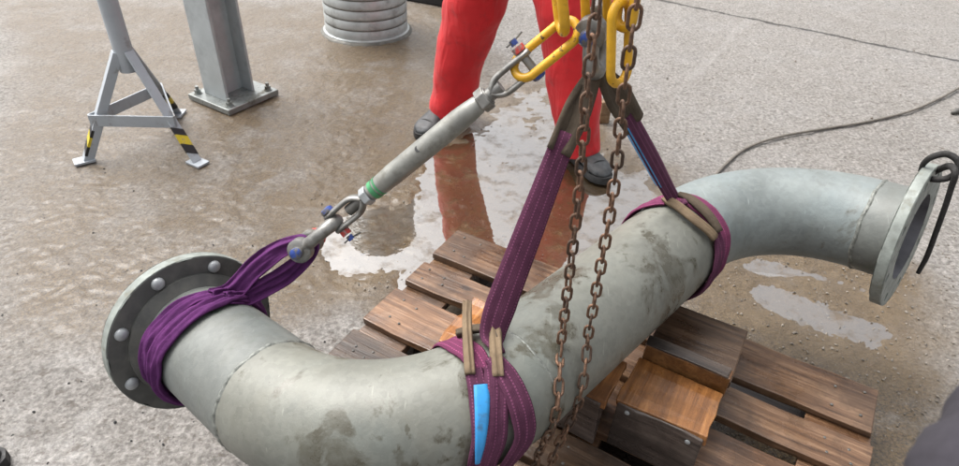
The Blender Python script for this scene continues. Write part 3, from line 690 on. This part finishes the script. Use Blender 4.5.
for sphi, hw, sd0 in (([(1.325, -120), (1.335, -75), (1.358, -33), (1.378, -2), (1.378, 31), (1.376, 60), (1.358, 84), (1.345, 110), (1.33, 160)], [.02, .022, .024, .026, .028, .029, .027, .024, .022], 4),
                      ([(1.31, -110), (1.318, -70), (1.328, -38), (1.335, -18)], [.018, .02, .018, .013], 5),
                      ([(1.348, 46), (1.346, 62), (1.33, 85), (1.318, 110), (1.31, 160)], [.014, .02, .022, .022, .02], 6)):
    P, W = wrap(sphi, 9, PR+.0045+.002*(sd0-4)); ribbon(MB(), P, W, lerp1(hw, len(P)), .006, 10, .001, 2, sd0, crum=.003).build('strap', M['web_pink'] if sd0 != 6 else M['web'], t, smooth=0)
for sphi, hw, sd0 in (([(1.338, -20), (1.325, -8), (1.312, 18), (1.33, 48)], [.010, .0125, .0125, .010], 8), ([(1.37, -12), (1.37, 0), (1.36, 18), (1.352, 46)], [.008, .0115, .0115, .009], 9)):
    P, W = wrap(sphi, 9, PR+.015); ribbon(MB(), P, W, lerp1(hw, len(P)), .011, 8, .002, 3, sd0).build('sleeve', M['sleeve'] if sd0 == 8 else M['sleeve_dark'], t, smooth=0)

# --- round sling at the left flange
PC = pp(.085, -50, PR+.016); PA = aty(575, 25, 1.0); LD = nrm(PA-PC); LL = np.linalg.norm(PA-PC)
def onx(x, y=None):
    ts = np.linspace(-.1, 1.1, 2400); Q = PC+ts[:, None]*(PA-PC); d = Q-CAM; px = IW/2+FPX*(d@RT)/(d@FW); return Q[np.argmin(np.abs(px-x))]
VW = nrm(np.array(onx(400))-CAM); WL = nrm(np.cross(LD, VW)); NL = nrm(np.cross(WL, LD))
if WL[2] < 0: WL = -WL
S1 = onx(306)
t = thing('round_sling', PC, 'purple round sling bunched behind the left flange', 'sling')
for sphi, hw, sd0, r in (([(.035, 200), (.04, 140), (.046, 105), (.048, 79), (.050, 54), (.062, 27), (.072, -5), (.082, -32), (.085, -48)], [.016, .016, .017, .018, .019, .018, .016, .015, .014], 21, .010),
                         ([(.06, 190), (.068, 130), (.076, 100), (.085, 78), (.094, 56), (.112, 24), (.116, -8), (.103, -32), (.09, -50)], [.016, .017, .018, .020, .021, .020, .018, .016, .014], 22, .011),
                         ([(.10, -20), (.10, -40), (.085, -65), (.07, -95), (.06, -140), (.05, -165)], [.012, .016, .018, .018, .018, .016], 23, .008)):
    P, W = wrap(sphi, 8, PR+r); ribbon(MB(), P, W, lerp1(hw, len(P)), .009, 20, .0026, 2.4, sd0, crum=.005).build('sleeve', M['round'], t, smooth=0)
for k, (off, a0, sd0, tw, hw_) in enumerate(((.012, (.080, -36), 31, .3, (.018, .023, .022, .016, .011)), (-.010, (.102, -44), 32, -.3, (.016, .020, .020, .016, .011)))):
    st = pp(a0[0], a0[1], PR+.012); en = S1+WL*off*.7-NL*.0+NL*(.008 if k else -.008)
    pth = cr([pp(a0[0]+.01, a0[1]+22, PR+.010), st, st*.6+en*.4+WL*off*1.1, st*.25+en*.75+WL*off*1.2, en+WL*off*.4, en+LD*.016-WL*off*.4], 8)
    Wd = np.array([nrm(WL+NL*tw*math.sin(3*f)) for f in np.linspace(0, 1, len(pth))])
    ribbon(MB(), pth, Wd, lerp1(hw_, len(pth)), .008, 20, .0028, 2.2, sd0, crum=.006).build('sleeve', M['round'], t, smooth=0)

# ------------------------------------------------------------------ shackles and turnbuckle
def shackle(name, pin, ax, pinax, length, hw, r, label, parts_blue=True, nutside=1):
    t = thing(name, pin, label, 'shackle', 'bow shackles')
    ax = nrm(ax); pa = nrm(pinax)
    pts = [pin+pa*hw*s_*1.0+ax*length*k for s_, k in ()]
    prof = [(-1, -.02), (-1.02, .2), (-1.18, .5), (-1.0, .82), (-.45, 1.02), (0, 1.06), (.45, 1.02), (1.0, .82), (1.18, .5), (1.02, .2), (1, -.02)]
    P = cr([pin+pa*hw*a+ax*length*b for a, b in prof], 5); rr_ = lerp1([1.15, 1.0, .95, 1.0, 1.1, 1.15, 1.1, 1.0, .95, 1.0, 1.15], len(P))*r
    MB().tube(P, rr_, 12).build('bow', M['steel'], t, smooth=0)
    for s_ in (-1, 1):
        c = pin+pa*hw*s_; MB().lathe(c-pa*r*.95, pa, [(0, r*1.5), (r*.25, r*1.9), (r*1.65, r*1.9), (r*1.9, r*1.5)], 20).build('ear', M['steel'], t, smooth=40)
    MB().cyl(pin-pa*(hw+r*1.6), pin+pa*(hw+r*2.0), r*.95, n=16).build('pin', M['steel'], t, smooth=40)
    MB().lathe(pin-pa*(hw+r*1.5), -pa, [(0, r*.95), (r*.4, r*.9), (r*.6, r*.65), (r*.62, .001)], 18).build('pin_head', M['blue'], t, smooth=40)
    MB().hexnut(pin+pa*(hw+r*2.4), pa, r*1.5, r*1.3).build('nut', M['redpaint'], t)
    return t
shackle('bow_shackle', S1, LD, -NL if (-NL)@FW > 0 else NL, .078, .023, .0125, 'grey bow shackle joining the round sling to the turnbuckle')
pax = nrm(PINB-PIN); dn = nrm(APEX-(PIN+PINB)/2)
shackle('bow_shackle', (PIN*.6+PINB*.4), dn, pax, .066, .024, .0135, 'grey bow shackle with blue pin above the webbing slings')

t = thing('turnbuckle', onx(430), 'grey tubular turnbuckle with green band between two forked ends', 'turnbuckle')
b0, b1 = onx(371), onx(480)
LB = np.linalg.norm(b1-b0)
MB().lathe(b0, LD, [(0, .0135), (.0, .0165), (.012, .0168), (.028, .0185), (.06, .0200), (LB-.05, .0202), (LB-.025, .0185), (LB-.006, .0165), (LB, .0145)], 28).build('body', M['galv'], t, smooth=50)
hp = b0+LD*LB*.47; hd = nrm(-VW+WL*.35); MB().lathe(hp+hd*.0185, hd, [(0, .0058), (.0024, .0058)], 14).build('inspection_hole', M['black'], t, smooth=40)
MB().lathe(b0, LD, [(.006, .0172), (.006, .0182), (.015, .0186), (.015, .0172)], 28, closed=True).build('green_band', M['green'], t, smooth=40)
MB().lathe(b0, LD, [(.019, .0178), (.019, .0186), (.023, .0192), (.023, .018)], 28, closed=True).build('green_band', M['green'], t, smooth=40)
MB().lathe(b0, -LD, [(-.002, .0105), (.0, .0105), (.06, .0105)], 14).build('threaded_rod', M['steel_dark'], t, smooth=40)
MB().hexnut(b0-LD*.011, LD, .0185, .015, ref=WL).build('lock_nut', M['cap'], t, bevel=.002)
MB().hexnut(b1+LD*.009, LD, .0215, .018, ref=WL).build('lock_nut', M['steel'], t, bevel=.002)
MB().lathe(b1+LD*.016, LD, [(0, .0165), (.004, .0165), (.004, .012), (.03, .012)], 20).build('washer', M['steel'], t, smooth=40)
def jaw(base, d, pinp, gap, nm):
    L = np.linalg.norm(pinp-base); mbx = MB()
    for s_ in (-1, 1):
        P = cr([base, base+d*.008+WL*gap*.55*s_, base+d*.022+WL*gap*s_, pinp*.5+(base+d*.02)*.5+WL*gap*1.05*s_, pinp+WL*gap*s_, pinp+d*.012+WL*gap*s_], 5)
        T = np.gradient(P, axis=0); W_ = np.broadcast_to(NL, P.shape)
        hw_ = lerp1([.012, .012, .0105, .0105, .014, .008], len(P)); ribbon(mbx, P, W_, hw_, .0108, 6)
    return mbx.build(nm, M['steel'], t, smooth=0)
J2 = onx(529); jaw(b1+LD*.026, LD, J2, .0155, 'jaw')
J1 = onx(336); jaw(b0-LD*.022, -LD, J1, .0165, 'jaw')
for J, up_ in ((J2, 1), (J1, -1)):
    MB().cyl(J-WL*.027, J+WL*.030, .0075, n=14).build('clevis_pin', M['steel'], t, smooth=40)
    MB().lathe(J-WL*up_*.022, -WL*up_, [(0, .0125), (.004, .0125), (.008, .011), (.010, .006)], 14).build('pin_head', M['blue'], t, smooth=40)
    MB().hexnut(J+WL*up_*.0275, WL, .0115, .011, ref=LD).build('nut', M['redpaint'], t, bevel=.001)
    k_ = J+WL*up_*.036; MB().cyl(k_, k_+WL*up_*.010, .0065, n=10).build('pin_tip', M['blue'], t, smooth=40)
    q = k_+WL*up_*.006; MB().tube([q-LD*.012-NL*.01, q, q+LD*.02+WL*up_*.004+NL*.008], .0016, 6).build('cotter_pin', M['steel_dark'], t)

# ------------------------------------------------------------------ yellow chain sling
def oval(L, Wd, r, n=14, seg=12):
    h = (L-Wd)/2; P = [(h+math.cos(a)*Wd/2, math.sin(a)*Wd/2, 0) for a in np.linspace(-math.pi/2, math.pi/2, n)]+[(-h+math.cos(a)*Wd/2, math.sin(a)*Wd/2, 0) for a in np.linspace(math.pi/2, 1.5*math.pi, n)]
    return MB().tube(np.array(P), r, seg, closed=True)
def link_at(src, a, b, roll, parent, first):
    a = np.asarray(a); b = np.asarray(b); x = nrm(b-a); y = perp(x, (0, -1, .2)); z_ = np.cross(x, y)
    y2 = y*math.cos(roll)+z_*math.sin(roll); z2 = np.cross(x, y2); c = (a+b)/2-OFF[parent.name]
    o = src if first else src.copy()
    if not first: COL.objects.link(o)
    o.parent = parent; o.matrix_parent_inverse = Matrix.Identity(4)
    mm = Matrix.Identity(4)
    for i in range(3): mm[i][0] = x[i]; mm[i][1] = y2[i]; mm[i][2] = z2[i]; mm[i][3] = c[i]
    o.matrix_basis = mm; return o
TOPY = aty(600, -150, 1.0)
t = thing('chain_sling', TOPY, 'yellow chain sling with long links above the turnbuckle and webbing slings', 'chain sling')
def ylink(a, b, wdt, roll, r=.0074):
    a = np.asarray(a); b = np.asarray(b); L = np.linalg.norm(b-a)
    src = oval(L, wdt, r).build('link', M['yellow'], None, smooth=0); return link_at(src, a, b, roll, t, True)
def wroll(a, b, wv):       # roll that turns the link's width towards wv
    x = nrm(np.asarray(b)-np.asarray(a)); y = perp(x, (0, -1, .2)); z_ = np.cross(x, y); return math.atan2(wv@z_, wv@y)
A0 = onx(516); A1 = onx(576)
wv_ = nrm(WL*.85+NL*.45)
ylink(A0, A1, .042, wroll(A0, A1, wv_))
B0 = aty(563, 31, .992); B1 = aty(553, -60, 1.0)
ylink(B0, B1, .040, wroll(B0, B1, FW), .0085)
ylink(aty(554, -52, 1.0), TOPY+np.array([-.03, 0, -.03]), .034, wroll(B0, B1, RT))
C0 = aty(619, 83, .955); C1 = aty(621, 2, .965)
ylink(C0, C1, .040, wroll(C0, C1, nrm(RT+.9*FW)))
D0 = aty(623, 27, .962); D1 = aty(634, -50, .975)
ylink(D0, D1, .028, wroll(D0, D1, nrm(FW-.9*RT)), .0082)
ylink(aty(633, -42, .975), TOPY+np.array([.03, 0, -.03]), .034, wroll(D0, D1, RT))
E0 = (PIN*.5+PINB*.5)+np.array([0, 0, -.019]); E1 = TOPY+np.array([.0, 0, -.045])
Em = E0*.5+E1*.5; ylink(E0, Em+np.array([0, 0, -.008]), .034, wroll(E0, E1, RT)); ylink(Em-np.array([0, 0, .02]), E1, .034, wroll(E0, E1, FW))
ylink(TOPY+np.array([0, 0, -.06]), TOPY+np.array([0, 0, .16]), .13, 0, .010)

# ------------------------------------------------------------------ rusty hand chain
hc = thing('hand_chain', (.15, .72, .16), 'rusty chain hanging in two strands in front of the pipe', 'chain')
z0 = .158
loop = [(.112, .715, 1.75), aty(597, 0, .72), aty(578, 200, .738), (.146, .745, .552), (.143, .712, .527), (.141, .668, .490), (.135, .648, .437), aty(538, 455, .648), (.118, .652, .25), (.112, .66, z0+.012),
        (.100, .70, z0), (.112, .735, z0), (.145, .73, z0), (.150, .70, z0+.014),
        (.150, .685, .27), aty(560, 441, .688), (.181, .700, .411), (.187, .707, .478), (.192, .742, .527), (.190, .748, .56), aty(612, 200, .742), aty(637, 0, .725), (.155, .72, 1.75)]
cv = cr(loop, 40); cl = np.concatenate([[0], np.cumsum(np.linalg.norm(np.diff(cv, axis=0), axis=1))])
PITCH_ = .0242; src = oval(PITCH_+.0048, .0138, .0024, 7, 7).build('link', M['rust'], None, smooth=0); first = True
nL = int(cl[-1]/PITCH_)
for i in range(nL):
    a, b = [np.array([np.interp(q, cl, cv[:, j]) for j in range(3)]) for q in (i*PITCH_, (i+1)*PITCH_)]
    dd = nrm(b-a)*.0024
    link_at(src, a-dd, b+dd, (rad(78) if i % 2 else rad(-12))+random.uniform(-.22, .22), hc, first); first = False

# ------------------------------------------------------------------ rope on the right flange
pts = [(920, 171, 1.215), (924, 163, 1.21), (932, 157, 1.20), (946, 154, 1.19), (957, 160, 1.175), (958, 170, 1.165), (948, 178, 1.165), (934, 179.5, 1.18), (928, 177, 1.205), (936, 171, 1.215), (950, 166, 1.175), (955, 174, 1.15), (951, 188, 1.15), (946, 204, 1.15), (936, 232, 1.15), (927, 256, 1.15), (918, 273, 1.15)]
P = cr([aty(*q) for q in pts], 8)
o = MB().tube(P, lerp1([.004, .006, .0068, .007, .0072, .007, .0068, .0066, .0066, .007, .0075, .0066, .0062, .006, .0058, .0058, .0048], len(P)), 9).build('rope', M['blackrope'], None, smooth=0, loc=P[-1]); tag(o, 'black rope knotted through a bolt hole of the right flange', 'rope')

# ------------------------------------------------------------------ person in red
def foot_boot(parent, toe, heel, nm='boot', shaft=.16, smat='boot'):
    toe = np.asarray(toe, float)*[1, 1, 0]; heel = np.asarray(heel, float)*[1, 1, 0]; d = nrm(toe-heel); sd = np.cross(ez, d); L = np.linalg.norm(toe-heel)
    mb = MB(); rings = []
    for f, hw, h, z0_ in ((0, .022, .05, .028), (.03, .030, .07, .024), (.10, .037, .085, .022), (.3, .038, .095, .022), (.5, .043, .088, .022), (.68, .050, .075, .022), (.82, .050, .066, .024), (.92, .042, .056, .026), (.98, .024, .042, .028), (1.0, .010, .034, .03)):
        c = heel+d*L*f; th = np.linspace(0, 2*np.pi, 16, endpoint=False); zc = (h+z0_)/2; hz = (h-z0_)/2
        rings.append([c+sd*hw*np.sign(math.cos(a))*abs(math.cos(a))**.75+ez*(zc+hz*np.sign(math.sin(a))*abs(math.sin(a))**.8) for a in th])
    mb.loft(rings)
    sh = []
    for z, rx, ry, fx in ((.05, .068, .040, .30), (.08, .066, .041, .29), (.11, .058, .040, .25), (.14, .055, .040, .23), (shaft, .056, .042, .22)):
        c = heel+d*L*fx+ez*z; th = np.linspace(0, 2*np.pi, 18, endpoint=False); sh.append([c+d*rx*math.cos(a)+sd*ry*math.sin(a) for a in th])
    mb.loft(sh)
    b = mb.build(nm, M[smat], parent, smooth=0)
    r = b.modifiers.new('remesh', 'REMESH'); r.mode = 'VOXEL'; r.voxel_size = .006; r.use_smooth_shade = True
    s_ = b.modifiers.new('smooth', 'SMOOTH'); s_.iterations = 5
    lc = MB()
    for f, z in ((.30, .112), (.37, .106), (.44, .1005), (.51, .095)):
        c = heel+d*L*f+ez*z; lc.tube(cr([c-sd*.026-ez*.012, c-sd*.012+ez*.001, c+sd*.012+ez*.001, c+sd*.026-ez*.012], 4), .0028, 6)
    lc.build('laces', M['cable'], b, smooth=0)
    tc_ = MB(); tc_.tube(cr([heel+d*L*.80+sd*.051+ez*.034, heel+d*L*.775+sd*.036+ez*.060, heel+d*L*.765+ez*.0705, heel+d*L*.775-sd*.036+ez*.060, heel+d*L*.80-sd*.051+ez*.034], 5), .0026, 6); tc_.build('toe_cap_seam', M['sole'], b, smooth=0)
    so_ = MB(); out = []
    for f, hw in ((-.02, .022), (.0, .034), (.08, .042), (.3, .040), (.5, .044), (.7, .054), (.85, .053), (.95, .038), (1.02, .014)): out.append((f, hw))
    ringz = lambda z, k: [heel+d*L*f+sd*hw*k+ez*z for f, hw in out]+[heel+d*L*f-sd*hw*k+ez*z for f, hw in reversed(out)]
    so_.loft([ringz(.001, .94), ringz(.006, 1), ringz(.026, 1), ringz(.031, .95)]).build('sole', M['sole'], b, smooth=40)
    return b
hL, tL = atz(446, 120), atz(419, 140); hR, tR = atz(578, 160), atz(606, 184)
def setlen(h, t_, L): d = nrm((t_-h)*[1, 1, 0]); return h, h+d*L
tL = np.array(tL); hL = tL+nrm((hL-tL)*[1, 1, 0])*.275; hR = tR+nrm((hR-tR)*[1, 1, 0])*.28
per = thing('person', ((hL[0]+hR[0])/2, (hL[1]+hR[1])/2, 0), 'person in red work trousers and dark boots standing with legs apart', 'person')
foot_boot(per, tL, hL); foot_boot(per, tR, hR)
def ell_loft(mb, secs, n=28, seed=0, wr=.006):
    # secs: centre, rx, ry, yaw of rx axis
    k = len(secs); r = np.random.default_rng(seed); C_ = cr([s_[0] for s_ in secs], 8); N_ = len(C_)
    RX = lerp1([s_[1] for s_ in secs], N_); RY = lerp1([s_[2] for s_ in secs], N_); T = np.gradient(C_, axis=0); rings = []
    for i in range(N_):
        t_ = nrm(T[i]); u = perp(t_, (1, 0, 0)); v = np.cross(t_, u); th = np.linspace(0, 2*np.pi, n, endpoint=False)
        hgt = C_[i][2]
        wv = .55*wr*(np.sin(hgt*46+3.4*np.sin(th+seed+hgt*5)+seed)*np.clip(.75-hgt*1.6, .1, .6)+.8*np.sin(th*2+hgt*17+seed)+.5*np.sin(th*3-hgt*38))
        rings.append(C_[i]+((RX[i]+wv)*np.cos(th))[:, None]*u+((RY[i]+wv)*np.sin(th))[:, None]*v)
    return mb.loft(rings)
ankL = hL+(tL-hL)*.25; ankR = hR+(tR-hR)*.25
def legpt(xl, xr, y, Y): a = aty(xl, y, Y); b = aty(xr, y, Y); return (a+b)/2, np.linalg.norm(b-a)/2
mbp = MB()
YL = ankL[1]; YR = ankR[1]; hipY = (YL+YR)/2
cL = [legpt(432, 474, 116, YL-.02), legpt(430, 476, 104, YL-.01), legpt(433, 479, 86, YL-.01), legpt(435, 484, 60, YL*.97+hipY*.03-.02), legpt(440, 495, 30, YL*.85+hipY*.15-.03), legpt(444, 508, 0, YL*.7+hipY*.3-.03)]
cR = [legpt(559, 600, 152, YR-.02), legpt(556, 600, 138, YR-.01), legpt(552, 601, 112, YR-.01), legpt(546, 600, 80, YR-.02), legpt(541, 597, 45, YR*.95+hipY*.05-.02), legpt(535, 592, 0, YR*.85+hipY*.15-.02)]
hipc = (cL[-1][0]+cR[-1][0])/2; crot = np.array([hipc[0], hipY, .86])
for cs_, sgn, sd0 in ((cL, -1, 1), (cR, 1, 2)):
    secs = [(c, w_, w_*1.12) for c, w_ in cs_]
    secs += [(cs_[-1][0]*.35+(crot+np.array([.085*sgn, 0, .03]))*.65, .105, .12), (crot+np.array([.08*sgn, 0, .10]), .11, .13)]
    ell_loft(mbp, secs, seed=sd0)
ell_loft(mbp, [(crot+ez*.03, .13, .11), (crot+ez*.10, .185, .135), (crot+ez*.22, .18, .13), (crot+ez*.38, .185, .13), (crot+ez*.52, .205, .135), (crot+ez*.60, .17, .10), (crot+ez*.64, .075, .07)], wr=.004)
shl = crot+ez*.555
HND = []
for sgn in (-1, 1):
    s0 = shl+np.array([.17*sgn, 0, 0]); el = s0+np.array([.10*sgn, .02, -.29]); wr_ = el+np.array([-.02*sgn, -.16, -.19]); HND.append((el, wr_))
    ell_loft(mbp, [(s0, .062, .07), ((s0+el)/2, .058, .06), (el, .05, .052), ((el+wr_)/2, .046, .046), (wr_, .038, .038)], wr=.002)
cvr = mbp.build('coverall', M['red'], per, smooth=0)
r = cvr.modifiers.new('remesh', 'REMESH'); r.mode = 'VOXEL'; r.voxel_size = .007; r.use_smooth_shade = True
s_ = cvr.modifiers.new('smooth', 'SMOOTH'); s_.iterations = 8
tx = bpy.data.textures.new('cloth_folds', 'CLOUDS'); tx.noise_scale = .16
dm = cvr.modifiers.new('folds', 'DISPLACE'); dm.texture = tx; dm.strength = .018; dm.mid_level = .5; dm.texture_coords = 'LOCAL'
# body: one skinned figure (neck, head, arms, hands) inside the clothing
bv = []; be = []; br_ = []
def bn(p_, r_, par=None):
    bv.append(np.asarray(p_, float)); br_.append(r_)
    if par is not None: be.append((par, len(bv)-1))
    return len(bv)-1
root = bn(crot+ez*.1, .10); ch = bn(crot+ez*.45, .11, root); nk = bn(crot+ez*.63, .05, ch); nk2 = bn(crot+ez*.70+np.array([0, -.015, 0]), .05, nk)
hd1 = bn(crot+ez*.77+np.array([0, -.025, 0]), .078, nk2); hd2 = bn(crot+ez*.86+np.array([0, -.015, 0]), .085, hd1); bn(crot+ez*.91+np.array([0, -.01, 0]), .06, hd2)
bn(crot+ez*.79+np.array([0, -.125, 0]), .014, hd1)
for sgn, (el, wr_) in zip((-1, 1), HND):
    a = bn(shl+np.array([.15*sgn, 0, 0]), .045, ch); b = bn(el, .036, a); c = bn(wr_, .026, b); hd_ = nrm(wr_-el); pl = bn(wr_+hd_*.06, .03, c)
    for k in range(4):
        o_ = np.array([1.0, 0, 0])*(k-1.5)*.02; f1 = bn(wr_+hd_*.095+o_, .0095, pl); f2 = bn(wr_+hd_*(.13-.006*abs(k-1.4))+o_+np.array([0, -.004, -.016]), .0085, f1); bn(wr_+hd_*(.148-.008*abs(k-1.4))+o_+np.array([0, .006, -.036]), .0075, f2)
    th1 = bn(wr_+hd_*.04+np.array([-.04*sgn, -.01, 0]), .012, pl); bn(wr_+hd_*.075+np.array([-.055*sgn, -.02, -.01]), .0095, th1)
for sgn, ank in ((-1, ankL), (1, ankR)):
    h_ = bn(crot+np.array([.085*sgn, 0, .04]), .07, root); kn = bn(crot*.45+np.array([ank[0], ank[1], .1])*.55+np.array([0, -.02, 0]), .05, h_); bn(np.array([ank[0], ank[1], .14]), .035, kn)
bm_ = bpy.data.meshes.new('body'); bm_.from_pydata([(q-OFF[per.name]).tolist() for q in bv], be, []); body = bpy.data.objects.new('body', bm_); COL.objects.link(body); body.parent = per; bm_.materials.append(M['skin'])
sk = body.modifiers.new('skin', 'SKIN'); sk.use_smooth_shade = True
if not bm_.skin_vertices: pass
for i, q in enumerate(br_):
    bm_.skin_vertices[0].data[i].radius = (q, q)
bm_.skin_vertices[0].data[0].use_root = True
su = body.modifiers.new('subd', 'SUBSURF'); su.levels = 1; su.render_levels = 1
hb = MB(); hc_ = crot+ez*.845+np.array([0, -.01, 0])
hb.lathe(hc_, nrm((0, .1, 1)), [(-.01, .112), (.01, .116), (.02, .112), (.06, .098), (.095, .065), (.112, .02), (.114, .001)], 24).build('helmet', M['taped_yellow'], per, smooth=0)

# ------------------------------------------------------------------ photographer's sleeve and boot
a = atd(975, 662, .25); b = atd(1054, 534, .26); c = atd(1138, 427, .28); d_ = atd(1180, 340, .30)
mb = MB(); pth = cr([a, a*.5+b*.5, b, b*.5+c*.5, c, d_], 8); rr_ = lerp1([.048, .051, .054, .056, .058, .06], len(pth))
rr_ = rr_+.0018*np.sin(np.arange(len(pth))*.9)+.001*np.sin(np.arange(len(pth))*2.3); rr_[0] *= .8
o = mb.tube(pth, rr_, 28).build('sleeve', M['darkcloth'], None, smooth=0, loc=b); tag(o, 'dark slate cloth sleeve reaching into the lower right corner', 'sleeve')
tb = atz(8, 462); hb_ = tb+nrm((-.75, -.5, 0))*.29
t = thing('black_boot', hb_, 'black boot toe poking in at the lower left corner', 'boot')
foot_boot(t, tb, hb_, 'boot_upper', .22, 'black')

# ------------------------------------------------------------------ gravel and crumbs
ico = bmesh.new(); bmesh.ops.create_icosphere(ico, subdivisions=1, radius=1); iv = np.array([v.co[:] for v in ico.verts]); ifc = [tuple(v.index for v in f.verts) for f in ico.faces]; ico.free()
gx = interp = None
def hgt(x, y):
    i = np.clip(np.searchsorted(xs, x), 0, nx-1); j = np.clip(np.searchsorted(ys, y), 0, ny-1); return Z[j, i], wetd[j, i], mud[j, i]
def scatter(name, n, region, size, mat, label, cond=None):
    mb = MB(); k = 0; tries = 0
    while k < n and tries < n*30:
        tries += 1; px, py = random.uniform(*region[0]), random.uniform(*region[1]); q = atz(px, py); h, wd_, md = hgt(q[0], q[1])
        if cond and not cond(wd_, md): continue
        s_ = size*random.uniform(.4, 1.0)**1.6*1.4; Rm = np.array(Quaternion((random.random(), random.random(), random.random(), random.random())).normalized().to_matrix())
        vv = (iv*rng.uniform(.65, 1.2, (len(iv), 1)))*[1, random.uniform(.6, 1), random.uniform(.45, .8)]; vv = vv@Rm.T*s_+np.array([q[0], q[1], h+s_*.25]); mb.add(vv, ifc); k += 1
    o = mb.build(name, mat); return tag(o, label, None, None, 'stuff')
scatter('gravel', 900, ((700, 958), (225, 466)), .0045, M['stone'], 'loose grit around the puddles at the right')
scatter('gravel', 700, ((310, 660), (90, 300)), .0042, M['stone'], 'loose grit around the puddle behind the pallet', lambda a, b: a < .2)
scatter('crumbs', 90, ((0, 330), (120, 466)), .0034, M['sole'], 'dark crumbs scattered on the concrete at the left')
scatter('crumbs', 60, ((640, 958), (0, 170)), .006, M['stone'], 'small stones on the dry concrete at the upper right')
